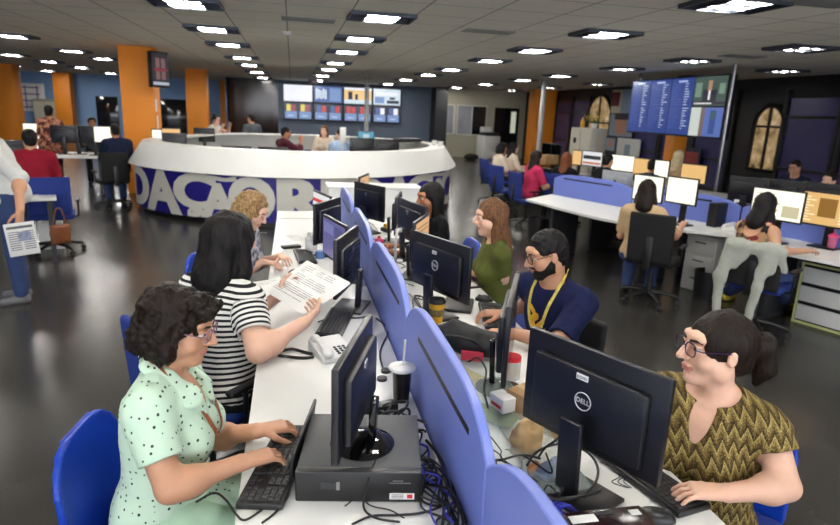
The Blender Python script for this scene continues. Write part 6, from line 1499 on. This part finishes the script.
# table edge with papers, stripe cushion, bags
p = onz(45, 198, TZ); r = empty('side_desk', (p[0] - .32, p[1] + .1, 0), .35, 'white desk corner with papers behind the standing person', 'desk'); MB().box((0, 0, TZ - .014), (.75, .5, .028), bev=.004).build('worktop', WHITE, r)
for s in (-1, 1): MB().box((.3 * s, 0, .355), (.05, .4, .71)).build('leg', DGREY, r)
paper_thing('white papers on the desk corner behind the standing person', (p[0] - .25, p[1] + .08, TZ), .3, .3, .4, 6, 4)
p = onz(50, 250, 0); r = empty('paper_bag', (p[0] + .0, p[1] + .1, 0), .2, 'white paper carrier bag on the floor behind the standing person', 'bag')
MB().box((0, 0, .17), (.26, .12, .34), bev=.004).build('bag_body', PAPER, r); MB().tube(spline([(-.06, -.05, .34), (-.05, -.05, .42), (.05, -.05, .42), (.06, -.05, .34)], 6), .006, 6).build('handle', KRAFT, r)
p = ony(60, 228, 6.7); r = empty('handbag', (p[0], p[1], .38), .9, 'brown leather handbag hanging from the desk corner', 'handbag')
f = Fld(); f.rbox((0, 0, .09), (.10, .04, .10), .03); sdf_obj('bag_body', f, .01, WOODM, r, disp=lambda P: .006 * vnoise(P, 20), amp=.008); MB().tube(spline([(-.07, 0, .18), (-.03, 0, .34), (.03, 0, .34), (.07, 0, .18)], 6), .007, 8).build('strap', WOODM, r)
# far left people
person('person in a dark patterned dress standing with back turned at the far left', ony(49, 112, 13.5), face_to(-.1, 1), SK_BROWN, 'short_full', H_BLACK, ETHNIC, ETHNIC, stand=True, q=.014, sleeve=.9, bulk=1.25, hem=-.14)
person('person in a dark blue shirt seated with back turned beside the big orange column', ony(115, 131, 11.6), face_to(-.5, .9), SK_BROWN, 'short', H_BLACK, DBLUE, JEANS, fem=False, q=.012, sleeve=1.6)
person('person with dark hair facing the camera left of the big orange column', ony(92, 123, 14.6), face_to(.3, -1), SK_BROWN, 'short_full', H_BLACK, GREYT, DARKPANT, q=.014, sleeve=1.5)
p = ony(110, 150, 11.3); chair(CH_BLK, p[0], p[1], face_to(-.5, .9), 'black chair of the person in the dark blue shirt')
r = empty('bench_desk', (-5.1, 13.2, 0), .05, 'desk with bright screens left of the big orange column', 'desk'); MB().box((0, 0, TZ - .014), (3.2, 1.2, .028), bev=.004).build('worktop', WHITE, r)
for s in (-1, 1): MB().box((1.4 * s, 0, .355), (.05, .9, .71)).build('leg', DGREY, r)
for px, lb, sc, Y in ((106, 'bright white screen left of the big orange column', SCRW, 13.0), (36, 'bright screen beside the patterned dress', SCRW, 13.4)):
    p = ony(px, 130, Y); monitor(lb, (p[0], p[1], TZ), PI, .44, .32, .26, screen=sc, logo=None, sticker=False)
for px, lb, Y in ((64, 'dark monitor right of the patterned dress', 13.2), (78, 'second dark monitor right of the patterned dress', 13.3), (95, 'dark monitor below the face by the big orange column', 13.1)):
    p = ony(px, 132, Y); monitor(lb, (p[0], p[1], TZ), .0, .50, .34, .22, logo=None, sticker=False)
# cupboards and boards on the far left wall
p = ony(54, 125, 29.5); r = empty('cupboard', (-10.62, 30.2, 0), 0, 'grey cupboard against the far blue wall', 'cupboard'); MB().box((0, 0, .85), (.9, .5, 1.7), bev=.01).build('body', mat('grey cupboard paint', rgb(150, 150, 140), .5), r); MB().box((.22, -.26, .85), (.40, .02, 1.5)).build('door', BEIGE, r); MB().box((-.22, -.26, .85), (.40, .02, 1.5)).build('door', BEIGE, r)
p = ony(21, 110, 30.4); r = empty('notice_board', (p[0], 30.47, 1.75), 0, 'white planning board with violet grid on the far blue wall', 'board'); MB().box((0, 0, 0), (2.0, .05, 1.2), bev=.01).build('board', PAPER, r); m = MB()
for i in range(4): m.box((-.7 + .47 * i, -.03, 0), (.05, .01, 1.0)); m.box((0, -.03, -.42 + .28 * i), (1.6, .01, .05))
m.build('grid', mat('violet lines', rgb(110, 90, 160), .6), r)
for x, w, lb in ((-6.6, 2.2, 'dark opening with glass in the far blue wall left of the big column'), (-3.9, 2.2, 'dark glazed opening in the far blue wall right of the big column')):
    pass
for i, (x0, x1) in enumerate(((ony(96, 110, 30.4)[0], ony(118, 110, 30.4)[0]), (ony(152, 110, 30.4)[0], ony(186, 110, 30.4)[0]), (ony(190, 110, 30.4)[0], ony(210, 110, 30.4)[0]))):
    o = struct(MB().box(((x0 + x1) / 2, 30.47, 1.0), (x1 - x0, .06, 1.85), bev=.01), 'window_%d' % (40 + i), DARKPANE)

# ------------------------------------------------------------------ light and look
w = bpy.data.worlds.new('world'); w.use_nodes = True; SC.world = w
w.node_tree.nodes['Background'].inputs[0].default_value = (.9, .93, 1, 1); w.node_tree.nodes['Background'].inputs[1].default_value = 6.0  # strong sky added as fill light through the open front wall
vs = SC.view_settings; SC.display_settings.display_device = 'sRGB'; vs.view_transform = 'Standard'; vs.look = 'None'; vs.gamma = 1; vs.exposure = 0.03; vs.use_curve_mapping = False
cy_ = SC.cycles; cy_.max_bounces = 6; cy_.diffuse_bounces = 4; cy_.glossy_bounces = 3; cy_.transmission_bounces = 6; cy_.transparent_max_bounces = 6; cy_.sample_clamp_indirect = 4; cy_.caustics_reflective = True; cy_.blur_glossy = 1.0; cy_.caustics_refractive = False; cy_.use_denoising = True
